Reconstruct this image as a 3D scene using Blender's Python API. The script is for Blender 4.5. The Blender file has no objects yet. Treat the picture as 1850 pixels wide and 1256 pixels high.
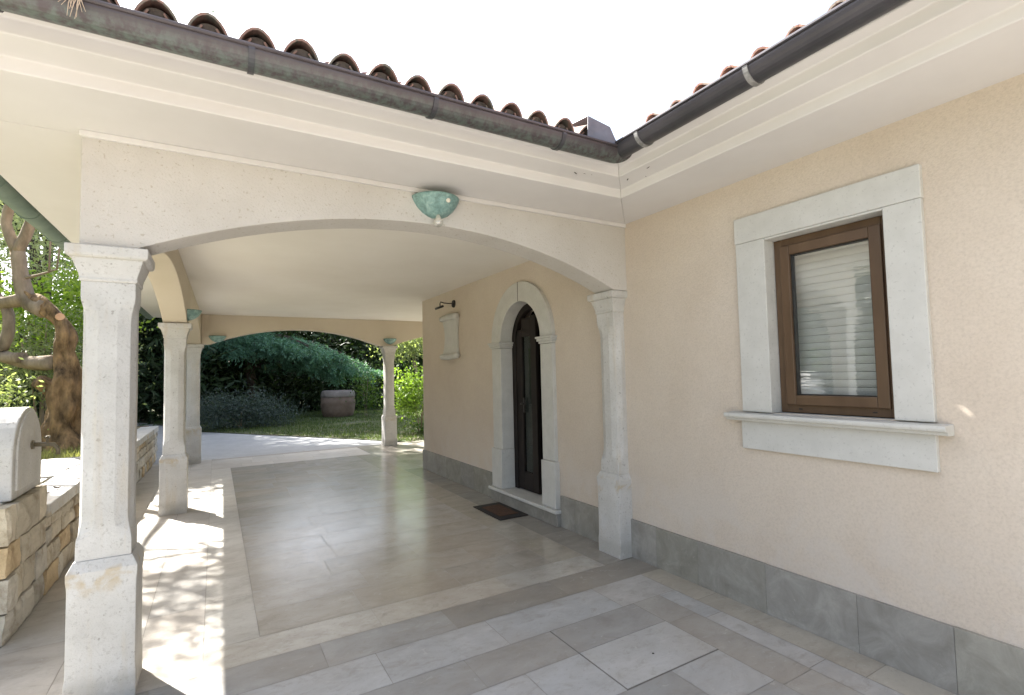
import bpy, math, random
import numpy as np
from mathutils import Vector, Matrix, noise
R = math.radians
scene = bpy.context.scene
COL = scene.collection
PI = math.pi

# ------------------------------------------------------------------ materials
def new_mat(name):
    m = bpy.data.materials.new(name); m.use_nodes = True
    nt = m.node_tree
    for n in list(nt.nodes): nt.nodes.remove(n)
    out = nt.nodes.new('ShaderNodeOutputMaterial')
    return m, nt, out

def N(nt, kind, **kw):
    n = nt.nodes.new(kind)
    for k, v in kw.items():
        if k in n.inputs: n.inputs[k].default_value = v
        else: setattr(n, k, v)
    return n

def ramp(nt, fac, stops):
    r = nt.nodes.new('ShaderNodeValToRGB')
    e = r.color_ramp.elements
    while len(e) < len(stops): e.new(0.5)
    for i, (p, c) in enumerate(stops):
        e[i].position = p; e[i].color = (*c, 1) if len(c) == 3 else c
    nt.links.new(fac, r.inputs[0])
    return r.outputs[0]

def mixc(nt, fac, a, b, mode='MIX'):
    m = nt.nodes.new('ShaderNodeMix'); m.data_type = 'RGBA'; m.blend_type = mode
    if hasattr(fac, 'type') and not isinstance(fac, (int, float)): nt.links.new(fac, m.inputs[0])
    else: m.inputs[0].default_value = fac
    for i, v in ((6, a), (7, b)):
        if isinstance(v, (tuple, list)): m.inputs[i].default_value = (*v, 1) if len(v) == 3 else v
        else: nt.links.new(v, m.inputs[i])
    return m.outputs[2]

def pos(nt, scale=(1, 1, 1)):
    g = nt.nodes.new('ShaderNodeNewGeometry')
    mp = nt.nodes.new('ShaderNodeMapping'); mp.inputs['Scale'].default_value = scale
    nt.links.new(g.outputs['Position'], mp.inputs['Vector'])
    return mp.outputs[0]

def tex_noise(nt, vec, scale, detail=4, rough=.55, dist=0.0):
    t = N(nt, 'ShaderNodeTexNoise', Scale=scale, Detail=detail, Roughness=rough, Distortion=dist)
    nt.links.new(vec, t.inputs['Vector'])
    return t.outputs['Fac']

def finish(nt, out, color, rough=.7, bump=None, bump_strength=.2, bump_dist=.01, metal=0.0, spec=.5):
    b = nt.nodes.new('ShaderNodeBsdfPrincipled')
    if isinstance(color, (tuple, list)): b.inputs['Base Color'].default_value = (*color, 1)
    else: nt.links.new(color, b.inputs['Base Color'])
    if isinstance(rough, (int, float)): b.inputs['Roughness'].default_value = rough
    else: nt.links.new(rough, b.inputs['Roughness'])
    b.inputs['Metallic'].default_value = metal
    b.inputs['Specular IOR Level'].default_value = spec
    if bump is not None:
        bp = N(nt, 'ShaderNodeBump', Strength=bump_strength, Distance=bump_dist)
        nt.links.new(bump, bp.inputs['Height']); nt.links.new(bp.outputs[0], b.inputs['Normal'])
    nt.links.new(b.outputs[0], out.inputs[0])
    return b

def speckle_mat(name, c0, c1, scale=3, rough=.8, bump_scale=60, bump=.25, bump_dist=.004, spots=None, spot_scale=45, spot_lo=.66, streak=None, spec=.4, scl=(1, 1, 1)):
    m, nt, out = new_mat(name)
    p = pos(nt, scl)
    a = tex_noise(nt, p, scale, 5, .6)
    c = ramp(nt, a, [(.3, c0), (.7, c1)])
    if spots:
        s = tex_noise(nt, p, spot_scale, 2, .6)
        f = ramp(nt, s, [(spot_lo, (0, 0, 0)), (spot_lo + .06, (1, 1, 1))])
        c = mixc(nt, f, c, spots)
    if streak:
        sp = pos(nt, (9, 9, .9))
        s = tex_noise(nt, sp, 1.6, 4, .6)
        f = ramp(nt, s, [(.52, (0, 0, 0)), (.75, (.8, .8, .8))])
        c = mixc(nt, f, c, streak)
    b1 = tex_noise(nt, p, bump_scale, 3, .6)
    finish(nt, out, c, rough, b1, bump, bump_dist, spec=spec)
    return m

M = {}
def plaster_mat():
    m, nt, out = new_mat('plaster')
    p = pos(nt)
    c = ramp(nt, tex_noise(nt, p, 1.1, 6, .62, .3), [(.25, (.53, .452, .372)), (.5, (.575, .50, .418)), (.78, (.615, .545, .465))])
    g = ramp(nt, tex_noise(nt, p, 75, 3, .7), [(.3, (.90, .895, .89)), (.5, (1, 1, 1)), (.72, (1.06, 1.06, 1.06))])
    c = mixc(nt, 1.0, c, g, 'MULTIPLY')
    # lime bloom and splash marks that sit just over the plinth
    z = nt.nodes.new('ShaderNodeSeparateXYZ'); nt.links.new(p, z.inputs[0])
    mr = N(nt, 'ShaderNodeMapRange'); nt.links.new(z.outputs['Z'], mr.inputs[0])
    mr.inputs[1].default_value = .30; mr.inputs[2].default_value = 1.0; mr.inputs[3].default_value = 1; mr.inputs[4].default_value = 0
    s2 = ramp(nt, tex_noise(nt, p, 2.6, 5, .65, .6), [(.48, (0, 0, 0)), (.60, (.55, .55, .55))])
    ml = N(nt, 'ShaderNodeMath', operation='MULTIPLY'); nt.links.new(mr.outputs[0], ml.inputs[0]); nt.links.new(s2, ml.inputs[1])
    c = mixc(nt, ml.outputs[0], c, (.585, .54, .49))
    mx = N(nt, 'ShaderNodeMath', operation='ADD')
    nt.links.new(tex_noise(nt, p, 150, 4, .7), mx.inputs[0]); nt.links.new(tex_noise(nt, p, 90, 3, .6), mx.inputs[1])
    finish(nt, out, c, .92, mx.outputs[0], .6, .004, spec=.25)
    return m
M['plaster'] = plaster_mat()
M['cream'] = speckle_mat('cream_plaster', (.56, .49, .39), (.62, .555, .455), .9, .9, 60, .12, .003)
M['soffit'] = speckle_mat('soffit_paint', (.60, .58, .567), (.68, .665, .655), .9, .85, 25, .08, .003)
M['ceiling'] = speckle_mat('ceiling_paint', (.765, .73, .67), (.84, .81, .76), .8, .85, 25, .08, .003)
M['stone'] = speckle_mat('limestone', (.52, .51, .485), (.61, .60, .58), 5, .78, 85, .5, .004, spots=(.50, .485, .455), spot_scale=110, spot_lo=.60, streak=(.57, .52, .43))
def stone_mat():
    m, nt, out = new_mat('limestone_weathered')
    p = pos(nt)
    c = ramp(nt, tex_noise(nt, p, 4, 6, .65), [(.28, (.47, .46, .435)), (.5, (.53, .52, .495)), (.74, (.60, .59, .57))])
    f = ramp(nt, tex_noise(nt, p, 58, 3, .7), [(.56, (0, 0, 0)), (.66, (.75, .75, .75))]); c = mixc(nt, f, c, (.40, .385, .36))
    f = ramp(nt, tex_noise(nt, p, 31, 2, .5), [(.70, (0, 0, 0)), (.74, (.8, .8, .8))]); c = mixc(nt, f, c, (.30, .285, .26))
    f = ramp(nt, tex_noise(nt, pos(nt, (7, 7, .8)), 1.5, 4, .6), [(.55, (0, 0, 0)), (.75, (.7, .7, .7))]); c = mixc(nt, f, c, (.50, .44, .345))
    z = nt.nodes.new('ShaderNodeSeparateXYZ'); nt.links.new(p, z.inputs[0])
    def band(z0, z1, z2, z3, scale, lo, hi, col):
        nonlocal c
        r = nt.nodes.new('ShaderNodeFloatCurve'); cv = r.mapping.curves[0]
        mr = N(nt, 'ShaderNodeMapRange'); nt.links.new(z.outputs['Z'], mr.inputs[0]); mr.inputs[1].default_value = z0 - .05; mr.inputs[2].default_value = z3 + .05
        k = lambda q: (q - z0 + .05) / (z3 - z0 + .1)
        b = ramp(nt, mr.outputs[0], [(max(0, k(z0)), (0, 0, 0)), (k(z1), (1, 1, 1)), (k(z2), (1, 1, 1)), (k(z3), (0, 0, 0))])
        nz = ramp(nt, tex_noise(nt, p, scale, 5, .65, .4), [(lo, (0, 0, 0)), (lo + .12, (hi, hi, hi))])
        f = mixc(nt, 1.0, b, nz, 'MULTIPLY'); c = mixc(nt, f, c, col)
    band(.50, .60, .655, .69, 9, .50, .7, (.46, .375, .25))
    band(-.1, -.02, .10, .16, 6, .34, .55, (.36, .345, .31))
    finish(nt, out, c, .82, tex_noise(nt, p, 70, 4, .7), .7, .006, spec=.3)
    return m
M['stone'] = stone_mat()
M['surround'] = speckle_mat('limestone_trim', (.50, .495, .465), (.565, .56, .53), 8, .7, 60, .18, .002, spots=(.455, .45, .425), spot_scale=60, spot_lo=.62)
M['beam_stone'] = speckle_mat('bush_hammered_stone', (.50, .472, .435), (.58, .557, .525), 1.6, .85, 75, .8, .006, spots=(.43, .395, .34), spot_scale=48, spot_lo=.63)
M['wood'] = speckle_mat('brown_window_wood', (.085, .05, .027), (.13, .08, .045), 9, .45, 40, .1, .002, scl=(1, 1, .15))
M['darkwood'] = speckle_mat('dark_door_wood', (.008, .005, .004), (.014, .008, .006), 9, .6, 40, .1, .002, scl=(1, 1, .15))
M['bark'] = speckle_mat('olive_bark', (.05, .032, .016), (.37, .235, .115), 8, .95, 16, 1.0, .05, scl=(1, 1, .45))
M['limb'] = speckle_mat('limb_bark', (.13, .10, .065), (.33, .26, .18), 6, .95, 22, .8, .02, scl=(1, 1, .4))
M['darkbark'] = speckle_mat('dark_bark', (.035, .026, .02), (.08, .06, .045), 5, .95, 14, .8, .03, scl=(1, 1, .4))
M['iron'] = speckle_mat('black_iron', (.012, .011, .01), (.03, .027, .024), 20, .5, 60, .2, .002)
M['room'] = speckle_mat('dark_room_shade', (.02, .018, .016), (.03, .027, .023), 1, .9, 40, .1, .002)  # near-black walls, the darkness of the unlit hall put into the colour
M['tile_in'] = speckle_mat('mortar_grey', (.07, .06, .055), (.13, .11, .10), 20, .95, 60, .5, .01)
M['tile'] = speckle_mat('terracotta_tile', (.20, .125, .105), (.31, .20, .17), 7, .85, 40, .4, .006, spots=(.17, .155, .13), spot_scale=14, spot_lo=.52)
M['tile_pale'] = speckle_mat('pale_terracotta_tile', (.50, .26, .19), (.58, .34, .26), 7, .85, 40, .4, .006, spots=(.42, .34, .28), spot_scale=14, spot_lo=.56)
M['brass'] = speckle_mat('bronze_tap', (.10, .085, .055), (.17, .14, .09), 30, .4, 60, .2, .002)
M['straw'] = speckle_mat('dry_straw', (.40, .31, .22), (.55, .44, .33), 20, .9, 60, .2, .002)
M['bulb'] = speckle_mat('bulb_white', (.72, .66, .56), (.80, .76, .68), 30, .2, 60, .05, .001)
M['barrel'] = speckle_mat('weathered_clay', (.13, .09, .065), (.20, .145, .11), 4, .8, 30, .5, .01)
M['rimclay'] = speckle_mat('worn_clay_rim', (.16, .135, .12), (.26, .23, .21), 4, .8, 30, .5, .01)
M['dark_joint'] = speckle_mat('dark_joint', (.13, .12, .105), (.19, .18, .16), 14, .95, 60, .3, .002)
M['soil'] = speckle_mat('soil', (.13, .095, .06), (.24, .185, .12), 3, .95, 18, .8, .03, spots=(.16, .19, .07), spot_scale=5, spot_lo=.5)
M['rubber'] = speckle_mat('mat_rubber', (.018, .016, .015), (.035, .03, .028), 40, .85, 120, .8, .004)
M['coir'] = speckle_mat('mat_coir', (.06, .032, .02), (.10, .05, .03), 30, .95, 150, .9, .006)
M['lead'] = speckle_mat('lead_flashing', (.10, .10, .118), (.15, .15, .175), 12, .5, 20, .2, .004)
M['drive'] = speckle_mat('drive_paving', (.30, .30, .30), (.38, .38, .38), 2.0, .75, 40, .3, .004, spots=(.3, .3, .29), spot_scale=9, spot_lo=.6)
M['gravel'] = speckle_mat('courtyard_paving', (.27, .255, .23), (.35, .33, .30), 1.5, .9, 30, .6, .01, spots=(.3, .28, .25), spot_scale=25, spot_lo=.6)
M['blind'] = speckle_mat('roller_shutter', (.70, .70, .685), (.75, .75, .735), 6, .5, 60, .05, .001)
M['glass_backing'] = speckle_mat('grey_backing', (.09, .095, .09), (.12, .125, .12), 6, .8, 60, .05, .001)
M['paint_chip'] = speckle_mat('bare_chip', (.05, .045, .04), (.10, .09, .08), 30, .95, 60, .4, .002)
M['clayspot'] = speckle_mat('cut_wood', (.55, .30, .16), (.66, .40, .24), 8, .8, 60, .2, .002)

def plinth_mat():
    m, nt, out = new_mat('plinth_stone')
    p = pos(nt)
    a = tex_noise(nt, p, 6, 8, .72, .6)
    c = ramp(nt, a, [(.26, (.19, .18, .157)), (.5, (.265, .254, .226)), (.74, (.36, .346, .312))])
    at = N(nt, 'ShaderNodeAttribute', attribute_name='tone')
    c = mixc(nt, 1.0, c, at.outputs['Color'], 'MULTIPLY')
    s = tex_noise(nt, p, 14, 6, .75, .8)
    f = ramp(nt, s, [(.62, (0, 0, 0)), (.72, (.6, .6, .6))])
    c = mixc(nt, f, c, (.46, .45, .41))
    finish(nt, out, c, .6, tex_noise(nt, p, 40, 3), .2, .004)
    return m
M['plinth'] = plinth_mat()

def floor_mat(name, stretch, rough_lo, rough_hi, spec=.5):
    m, nt, out = new_mat(name)
    at = N(nt, 'ShaderNodeAttribute', attribute_name='tone')
    g0 = nt.nodes.new('ShaderNodeNewGeometry')
    of = N(nt, 'ShaderNodeVectorMath', operation='SCALE'); nt.links.new(at.outputs['Color'], of.inputs[0]); of.inputs['Scale'].default_value = 160
    ad = N(nt, 'ShaderNodeVectorMath', operation='ADD'); nt.links.new(g0.outputs['Position'], ad.inputs[0]); nt.links.new(of.outputs[0], ad.inputs[1])
    mp = nt.nodes.new('ShaderNodeMapping'); mp.inputs['Scale'].default_value = stretch; nt.links.new(ad.outputs[0], mp.inputs['Vector'])
    a = tex_noise(nt, mp.outputs[0], 2.6, 8, .66, .5)
    v = ramp(nt, a, [(.22, (.70, .67, .63)), (.42, (.93, .92, .90)), (.55, (1.03, 1.03, 1.02)), (.8, (1.26, 1.26, 1.25))])
    c = mixc(nt, 1.0, at.outputs['Color'], v, 'MULTIPLY')
    p2 = pos(nt)
    b = tex_noise(nt, p2, 55, 3, .7)
    f = ramp(nt, b, [(.60, (0, 0, 0)), (.74, (.45, .45, .45))])
    c = mixc(nt, f, c, (.20, .18, .155))
    dn = tex_noise(nt, mp.outputs[0], 9, 8, .75, .7)
    f = ramp(nt, dn, [(.52, (0, 0, 0)), (.68, (.5, .5, .5))])
    c = mixc(nt, f, c, (.25, .225, .19))
    f = ramp(nt, tex_noise(nt, mp.outputs[0], 13, 6, .7, 1.2), [(.60, (0, 0, 0)), (.72, (.5, .5, .5))])
    c = mixc(nt, f, c, (.54, .525, .495))
    st = tex_noise(nt, p2, .9, 5, .6, .3)
    f = ramp(nt, st, [(.5, (0, 0, 0)), (.75, (.35, .35, .35))])
    c = mixc(nt, f, c, (.33, .265, .19))
    rr = ramp(nt, tex_noise(nt, p2, 3.5, 5, .65), [(.3, (rough_lo,) * 3), (.7, (rough_hi,) * 3)])
    finish(nt, out, c, rr, None, spec=spec)
    return m
M['floor_field'] = floor_mat('travertine_polished', (1.0, 1.6, 1), .19, .26, .8)
M['floor_outer'] = floor_mat('travertine_honed', (.9, 1.6, 1), .40, .6, .45)
M['grout'] = speckle_mat('grout', (.26, .245, .215), (.34, .32, .285), 8, .95, 60, .2, .002)

def block_mat():
    m, nt, out = new_mat('rough_block_stone')
    p = pos(nt)
    at = N(nt, 'ShaderNodeAttribute', attribute_name='tone')
    a = tex_noise(nt, p, 6, 6, .65, .3)
    v = ramp(nt, a, [(.28, (.55, .48, .40)), (.5, (.98, .97, .95)), (.75, (1.2, 1.18, 1.15))])
    c = mixc(nt, 1.0, at.outputs['Color'], v, 'MULTIPLY')
    finish(nt, out, c, .9, tex_noise(nt, p, 13, 6, .65), .9, .03)
    return m
M['block'] = block_mat()

def gutter_mat(name, base0, base1, verd, amount):
    m, nt, out = new_mat(name)
    p = pos(nt)
    a = tex_noise(nt, p, 3, 5, .6)
    c = ramp(nt, a, [(.3, base0), (.7, base1)])
    tc = nt.nodes.new('ShaderNodeTexCoord')
    g = nt.nodes.new('ShaderNodeNewGeometry')
    s = tex_noise(nt, pos(nt, (14, 14, 2)), 2.2, 4, .65)
    sz = nt.nodes.new('ShaderNodeSeparateXYZ'); nt.links.new(g.outputs['Position'], sz.inputs[0])
    # verdigris run-off collects along the underside of the trough
    mr = N(nt, 'ShaderNodeMapRange'); nt.links.new(sz.outputs['Z'], mr.inputs[0])
    mr.inputs[1].default_value = 2.955; mr.inputs[2].default_value = 3.035; mr.inputs[3].default_value = 1; mr.inputs[4].default_value = 0
    ml = N(nt, 'ShaderNodeMath', operation='MULTIPLY'); nt.links.new(mr.outputs[0], ml.inputs[0])
    f = ramp(nt, s, [(.38, (0, 0, 0)), (.62, (amount,) * 3)])
    nt.links.new(f, ml.inputs[1])
    c = mixc(nt, ml.outputs[0], c, verd)
    finish(nt, out, c, .42, tex_noise(nt, p, 25, 3), .15, .004, metal=.35)
    return m
M['gutter'] = gutter_mat('copper_gutter_brown', (.062, .05, .053), (.095, .08, .085), (.15, .20, .175), .95)
M['gutter_dark'] = gutter_mat('copper_gutter_dark', (.045, .043, .05), (.075, .07, .08), (.07, .10, .09), .5)
M['gutter_green'] = speckle_mat('verdigris_gutter', (.10, .15, .12), (.17, .22, .18), 6, .6, 30, .2, .004)
M['bracket_steel'] = speckle_mat('steel_bracket', (.10, .098, .095), (.36, .355, .35), 22, .4, 60, .2, .002)

def verdigris_mat():
    m, nt, out = new_mat('verdigris_shade')
    p = pos(nt)
    a = tex_noise(nt, p, 22, 5, .7, .4)
    c = ramp(nt, a, [(.3, (.11, .19, .18)), (.5, (.19, .32, .30)), (.68, (.33, .46, .43)), (.8, (.28, .33, .28))])
    finish(nt, out, c, .55, a, .3, .006)
    return m
M['verdigris'] = verdigris_mat()

def leaf_mat(name, c0, c1, trans=.45, scale=2.5):
    m, nt, out = new_mat(name)
    p = pos(nt)
    a = tex_noise(nt, p, scale, 3, .6)
    rnd = nt.nodes.new('ShaderNodeNewGeometry')
    mx = N(nt, 'ShaderNodeMath', operation='MULTIPLY_ADD'); nt.links.new(rnd.outputs['Random Per Island'], mx.inputs[0])
    mx.inputs[1].default_value = .5; nt.links.new(a, mx.inputs[2])
    c = ramp(nt, mx.outputs[0], [(.35, c0), (.95, c1)])
    d = N(nt, 'ShaderNodeBsdfPrincipled', Roughness=.5)
    nt.links.new(c, d.inputs['Base Color']); d.inputs['Specular IOR Level'].default_value = .35
    t = nt.nodes.new('ShaderNodeBsdfTranslucent')
    tc = mixc(nt, 1.0, c, (1.25, 1.35, .6), 'MULTIPLY')
    nt.links.new(tc, t.inputs[0])
    mxs = nt.nodes.new('ShaderNodeMixShader'); mxs.inputs[0].default_value = trans
    nt.links.new(d.outputs[0], mxs.inputs[1]); nt.links.new(t.outputs[0], mxs.inputs[2])
    nt.links.new(mxs.outputs[0], out.inputs[0])
    return m
M['leaf_olive'] = leaf_mat('olive_leaf', (.13, .15, .09), (.26, .28, .19), .4)
M['leaf_bright'] = leaf_mat('bright_leaf', (.065, .13, .018), (.21, .30, .06), .5)
M['leaf_sunny'] = leaf_mat('sunlit_leaf', (.13, .24, .03), (.36, .46, .10), .55)  # brighter leaf copy, sunlight put into the colour of a shaded shrub
M['leaf_pale'] = leaf_mat('pale_leaf', (.13, .17, .07), (.32, .36, .20), .45)
M['leaf_silver'] = leaf_mat('silver_leaf', (.28, .31, .20), (.52, .55, .42), .55)  # silvery leaf, brightened further so the crown looks sunlit
M['leaf_mid'] = leaf_mat('mid_leaf', (.03, .07, .015), (.09, .15, .03), .4)
M['needle_blue'] = leaf_mat('cedar_needle', (.05, .12, .082), (.145, .285, .20), .3, 1.2)
M['needle_dark'] = leaf_mat('pine_needle', (.014, .03, .014), (.045, .075, .03), .2)
M['leaf_grey'] = leaf_mat('juniper_needle', (.03, .05, .043), (.085, .115, .10), .25)
M['grass'] = leaf_mat('grass_blade', (.05, .085, .025), (.13, .17, .06), .35)
M['meadow'] = speckle_mat('meadow_grass', (.07, .12, .03), (.13, .19, .05), 1.6, .95, 30, .8, .03)
M['sunlit_grass'] = leaf_mat('sunlit_grass_blade', (.16, .17, .06), (.34, .33, .17), .4)  # paler yellow copy of the grass, sunlight put into its colour
M['lawn'] = speckle_mat('lawn_ground', (.05, .075, .028), (.12, .12, .06), 1.6, .95, 30, .8, .03, spots=(.16, .13, .08), spot_scale=2.2, spot_lo=.58)

def pane_mat(name, refl, tint):
    m, nt, out = new_mat(name)
    g = N(nt, 'ShaderNodeBsdfGlossy', Roughness=.01); g.inputs[0].default_value = (1, 1, 1, 1)
    bp = N(nt, 'ShaderNodeBump', Strength=.03, Distance=.02)
    nt.links.new(tex_noise(nt, pos(nt, (1, 1.2, 14)), 3, 2), bp.inputs['Height']); nt.links.new(bp.outputs[0], g.inputs['Normal'])
    t = nt.nodes.new('ShaderNodeBsdfTransparent'); t.inputs[0].default_value = (*tint, 1)
    mx = nt.nodes.new('ShaderNodeMixShader'); mx.inputs[0].default_value = refl
    nt.links.new(t.outputs[0], mx.inputs[1]); nt.links.new(g.outputs[0], mx.inputs[2]); nt.links.new(mx.outputs[0], out.inputs[0])
    return m
M['pane'] = pane_mat('window_pane', .14, (.94, .95, .935))
M['door_glass'] = pane_mat('door_glass', .05, (.7, .72, .70))
M['bulb_glass'] = pane_mat('clear_glass', .25, (.95, .95, .93))

# ------------------------------------------------------------------ mesh helpers
class MB:
    def __init__(s): s.v = []; s.f = []; s.t = []
    def add(s, vs, fs, tone=None):
        o = len(s.v); s.v += [tuple(v) for v in vs]
        for f in fs: s.f.append(tuple(i + o for i in f)); s.t.append(tone or (1, 1, 1))
        return s
    def box(s, x0, x1, y0, y1, z0, z1, tone=None):
        vs = [(x, y, z) for z in (z0, z1) for y in (y0, y1) for x in (x0, x1)]
        return s.add(vs, [(0, 2, 3, 1), (4, 5, 7, 6), (0, 1, 5, 4), (2, 6, 7, 3), (0, 4, 6, 2), (1, 3, 7, 5)], tone)
    def quad(s, a, b, c, d, tone=None): return s.add([a, b, c, d], [(0, 1, 2, 3)], tone)
    def loft(s, rings, cap=True, closed=True, tone=None):
        n = len(rings[0]); vs = [p for r in rings for p in r]; fs = []
        for i in range(len(rings) - 1):
            for j in range(n if closed else n - 1):
                k = (j + 1) % n
                fs.append((i * n + j, i * n + k, (i + 1) * n + k, (i + 1) * n + j))
        if cap and closed:
            fs.append(tuple(range(n - 1, -1, -1))); b = (len(rings) - 1) * n; fs.append(tuple(b + j for j in range(n)))
        return s.add(vs, fs, tone)
    def prism(s, poly, axis, a, b, tone=None):
        # poly of 2-D points in the two other axes (in x,y,z order)
        def P(p, t):
            return (t, p[0], p[1]) if axis == 'x' else (p[0], t, p[1]) if axis == 'y' else (p[0], p[1], t)
        return s.loft([[P(p, a) for p in poly], [P(p, b) for p in poly]], tone=tone)
    def tube(s, pts, rad, n=8, jitter=0, rnd=None, cap=True, squash=1):
        pts = [Vector(p) for p in pts]; rings = []
        if not isinstance(rad, (list, tuple)): rad = [rad] * len(pts)
        ref = Vector((0.3, 0.2, 1)) if abs((pts[-1] - pts[0]).normalized().z) < .9 else Vector((1, .1, 0))
        for i, p in enumerate(pts):
            d = (pts[min(i + 1, len(pts) - 1)] - pts[max(i - 1, 0)]).normalized()
            a = d.cross(ref).normalized(); b = d.cross(a)
            ring = []
            for k in range(n):
                t = 2 * PI * k / n
                rr = rad[i] * (1 + (jitter * noise.noise(p * 2.7 + Vector((math.cos(t), math.sin(t), 0)) * 1.3) if jitter else 0))
                ring.append(p + a * math.cos(t) * rr + b * math.sin(t) * rr * squash)
            rings.append(ring)
        return s.loft(rings, cap)
    def lathe(s, prof, c, n=24, a0=0, a1=2 * PI, axis='z'):
        full = abs(a1 - a0 - 2 * PI) < 1e-6
        m = n if full else n + 1
        rings = []
        for (r, z) in prof:
            rings.append([(c[0] + r * math.cos(a0 + (a1 - a0) * k / n), c[1] + r * math.sin(a0 + (a1 - a0) * k / n), c[2] + z) for k in range(m)])
        return s.loft(rings, cap=full, closed=full)
    def build2(s, other, name, mat, mat2, parent):
        k = len(s.f); s.add(other.v, other.f); o = s.build(name, mat, parent); o.data.materials.append(M[mat2])
        for i in range(k, len(s.f)): o.data.polygons[i].material_index = 1
        return o
    def build(s, name, mat, parent=None, smooth=False, bevel=0, tones=False, subsurf=0):
        me = bpy.data.meshes.new(name)
        off = parent_world(parent) if parent else Vector((0, 0, 0))
        me.from_pydata([(v[0] - off.x, v[1] - off.y, v[2] - off.z) for v in s.v], [], s.f)
        if tones:
            ca = me.color_attributes.new('tone', 'FLOAT_COLOR', 'CORNER')
            arr = []
            for f, t in zip(s.f, s.t): arr += [t[0], t[1], t[2], 1.0] * len(f)
            ca.data.foreach_set('color', arr)
        me.materials.append(mat if not isinstance(mat, str) else M[mat])
        me.update()
        if smooth: me.polygons.foreach_set('use_smooth', [True] * len(me.polygons))
        o = bpy.data.objects.new(name, me); COL.objects.link(o)
        if parent: o.parent = parent
        if bevel:
            b = o.modifiers.new('bevel', 'BEVEL'); b.width = bevel; b.segments = 2; b.limit_method = 'ANGLE'; b.angle_limit = R(35)
        if subsurf:
            b = o.modifiers.new('subd', 'SUBSURF'); b.levels = subsurf; b.render_levels = subsurf
        return o

def parent_world(o):
    v = Vector((0, 0, 0))
    while o is not None:
        v += o.location; o = o.parent
    return v

def tag(o, label=None, cat=None, group=None, kind=None):
    if label: o['label'] = label
    if cat: o['category'] = cat
    if group: o['group'] = group
    if kind: o['kind'] = kind
    return o

def thing(name, loc, label, cat, group=None):
    o = bpy.data.objects.new(name, None); COL.objects.link(o); o.location = loc
    o.empty_display_size = .2
    return tag(o, label, cat, group)

def part_empty(name, loc, parent):
    o = bpy.data.objects.new(name, None); COL.objects.link(o)
    o.location = Vector(loc) - parent_world(parent); o.parent = parent; o.empty_display_size = .1
    return o

def copy_tree(o, parent=None):
    c = o.copy(); COL.objects.link(c)
    if parent: c.parent = parent
    for ch in list(o.children): copy_tree(ch, c)
    return c

# ------------------------------------------------------------------ numbers of the place (metres)
WX = 3.13          # face of the house wall
YB = 3.31          # face of the front beam
ZS = 2.90          # soffit and ceiling
rnd = random.Random(7)
def xl(y): return -.485 + .0135 * (y - 3.44)     # line of the left colonnade

# ------------------------------------------------------------------ ground
MB().add([(-300, -300, -.09), (300, -300, -.09), (300, 300, -.09), (-300, 300, -.09)], [(0, 1, 2, 3)]).build('ground', 'soil')
tag(bpy.data.objects['ground'], 'dry earth ground reaching out beyond the garden', 'ground', kind='structure')
g = MB()
g.box(-14, 3.12, -14, 2.02, -.5, -.012)
tag(g.build('courtyard', 'gravel'), 'pale stone courtyard before the portico', 'courtyard', kind='structure')
g = MB()
poly = [(4.02, 12.0), (3.1, 13.5), (1.55, 15.8), (-.35, 18.7), (-2.2, 24), (-5, 30), (-6, 30), (-6, 19.02), (-6, 15.62), (-6, 12)]
g.prism(poly, 'z', -.4, -.018)
tag(g.build('driveway', 'drive'), 'pale paved drive in blue shade behind the portico', 'driveway', kind='structure')
g = MB()
poly = [(4.07, 12.0), (30, 12.0), (30, 45), (-5, 45), (-4.95, 30), (-2.15, 24), (-.3, 18.73), (1.6, 15.83), (3.15, 13.53)]
res = []
g.prism(poly, 'z', -.4, -.006)
tag(g.build('lawn', 'lawn'), 'patchy green lawn behind the portico', 'lawn', kind='structure')
# raised garden bed on the left behind the low wall
g = MB()
n = 16
xs = np.linspace(-6.01, -1.42, 24); ys = np.linspace(4.75, 15.6, 24)
vs = []
for j, y in enumerate(ys):
    for i, x in enumerate(xs):
        vs.append((x, y, .47 + .05 * noise.noise(Vector((x * .9, y * .9, 1))) + .03 * noise.noise(Vector((x * 3, y * 3, 4)))))
fs = [(j * 24 + i, j * 24 + i + 1, (j + 1) * 24 + i + 1, (j + 1) * 24 + i) for j in range(23) for i in range(23)]
g.add(vs, fs)
for a, b in (((xs[0], ys[-1]), (xs[-1], ys[-1])), ((xs[0], ys[0]), (xs[-1], ys[0]))):
    g.quad((a[0], a[1], -.1), (b[0], b[1], -.1), (b[0], b[1], .5), (a[0], a[1], .5))
tag(g.build('terrain', 'soil', smooth=False), 'raised dry garden bed behind the low stone wall', 'garden bed', kind='structure')
g = MB(); g.box(-40, -6.02, 4.75, 19, -.4, .43); g.box(-40, -14.02, -14, 4.74, -.4, .2)
tag(g.build('side_lawn', 'meadow'), 'sunlit green lawn stretching away left of the garden bed', 'lawn', kind='structure')
# stone slabs of a path crossing the bed (bright in the sun)
g = MB()
for k, (x, y) in enumerate([(-1.9, 7.3), (-2.5, 7.1), (-1.85, 7.95), (-2.5, 7.8), (-1.75, 8.6), (-2.4, 8.5), (-1.8, 9.2), (-3.1, 7.4), (-3.1, 8.1), (-2.45, 9.15)]):
    g.box(x - .29, x + .29, y - .3, y + .3, .3, .545 + .006 * (k % 3))
tag(g.build('path', 'gravel', bevel=.012), 'sunlit pale slab path across the garden bed', 'path', kind='structure')

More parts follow.
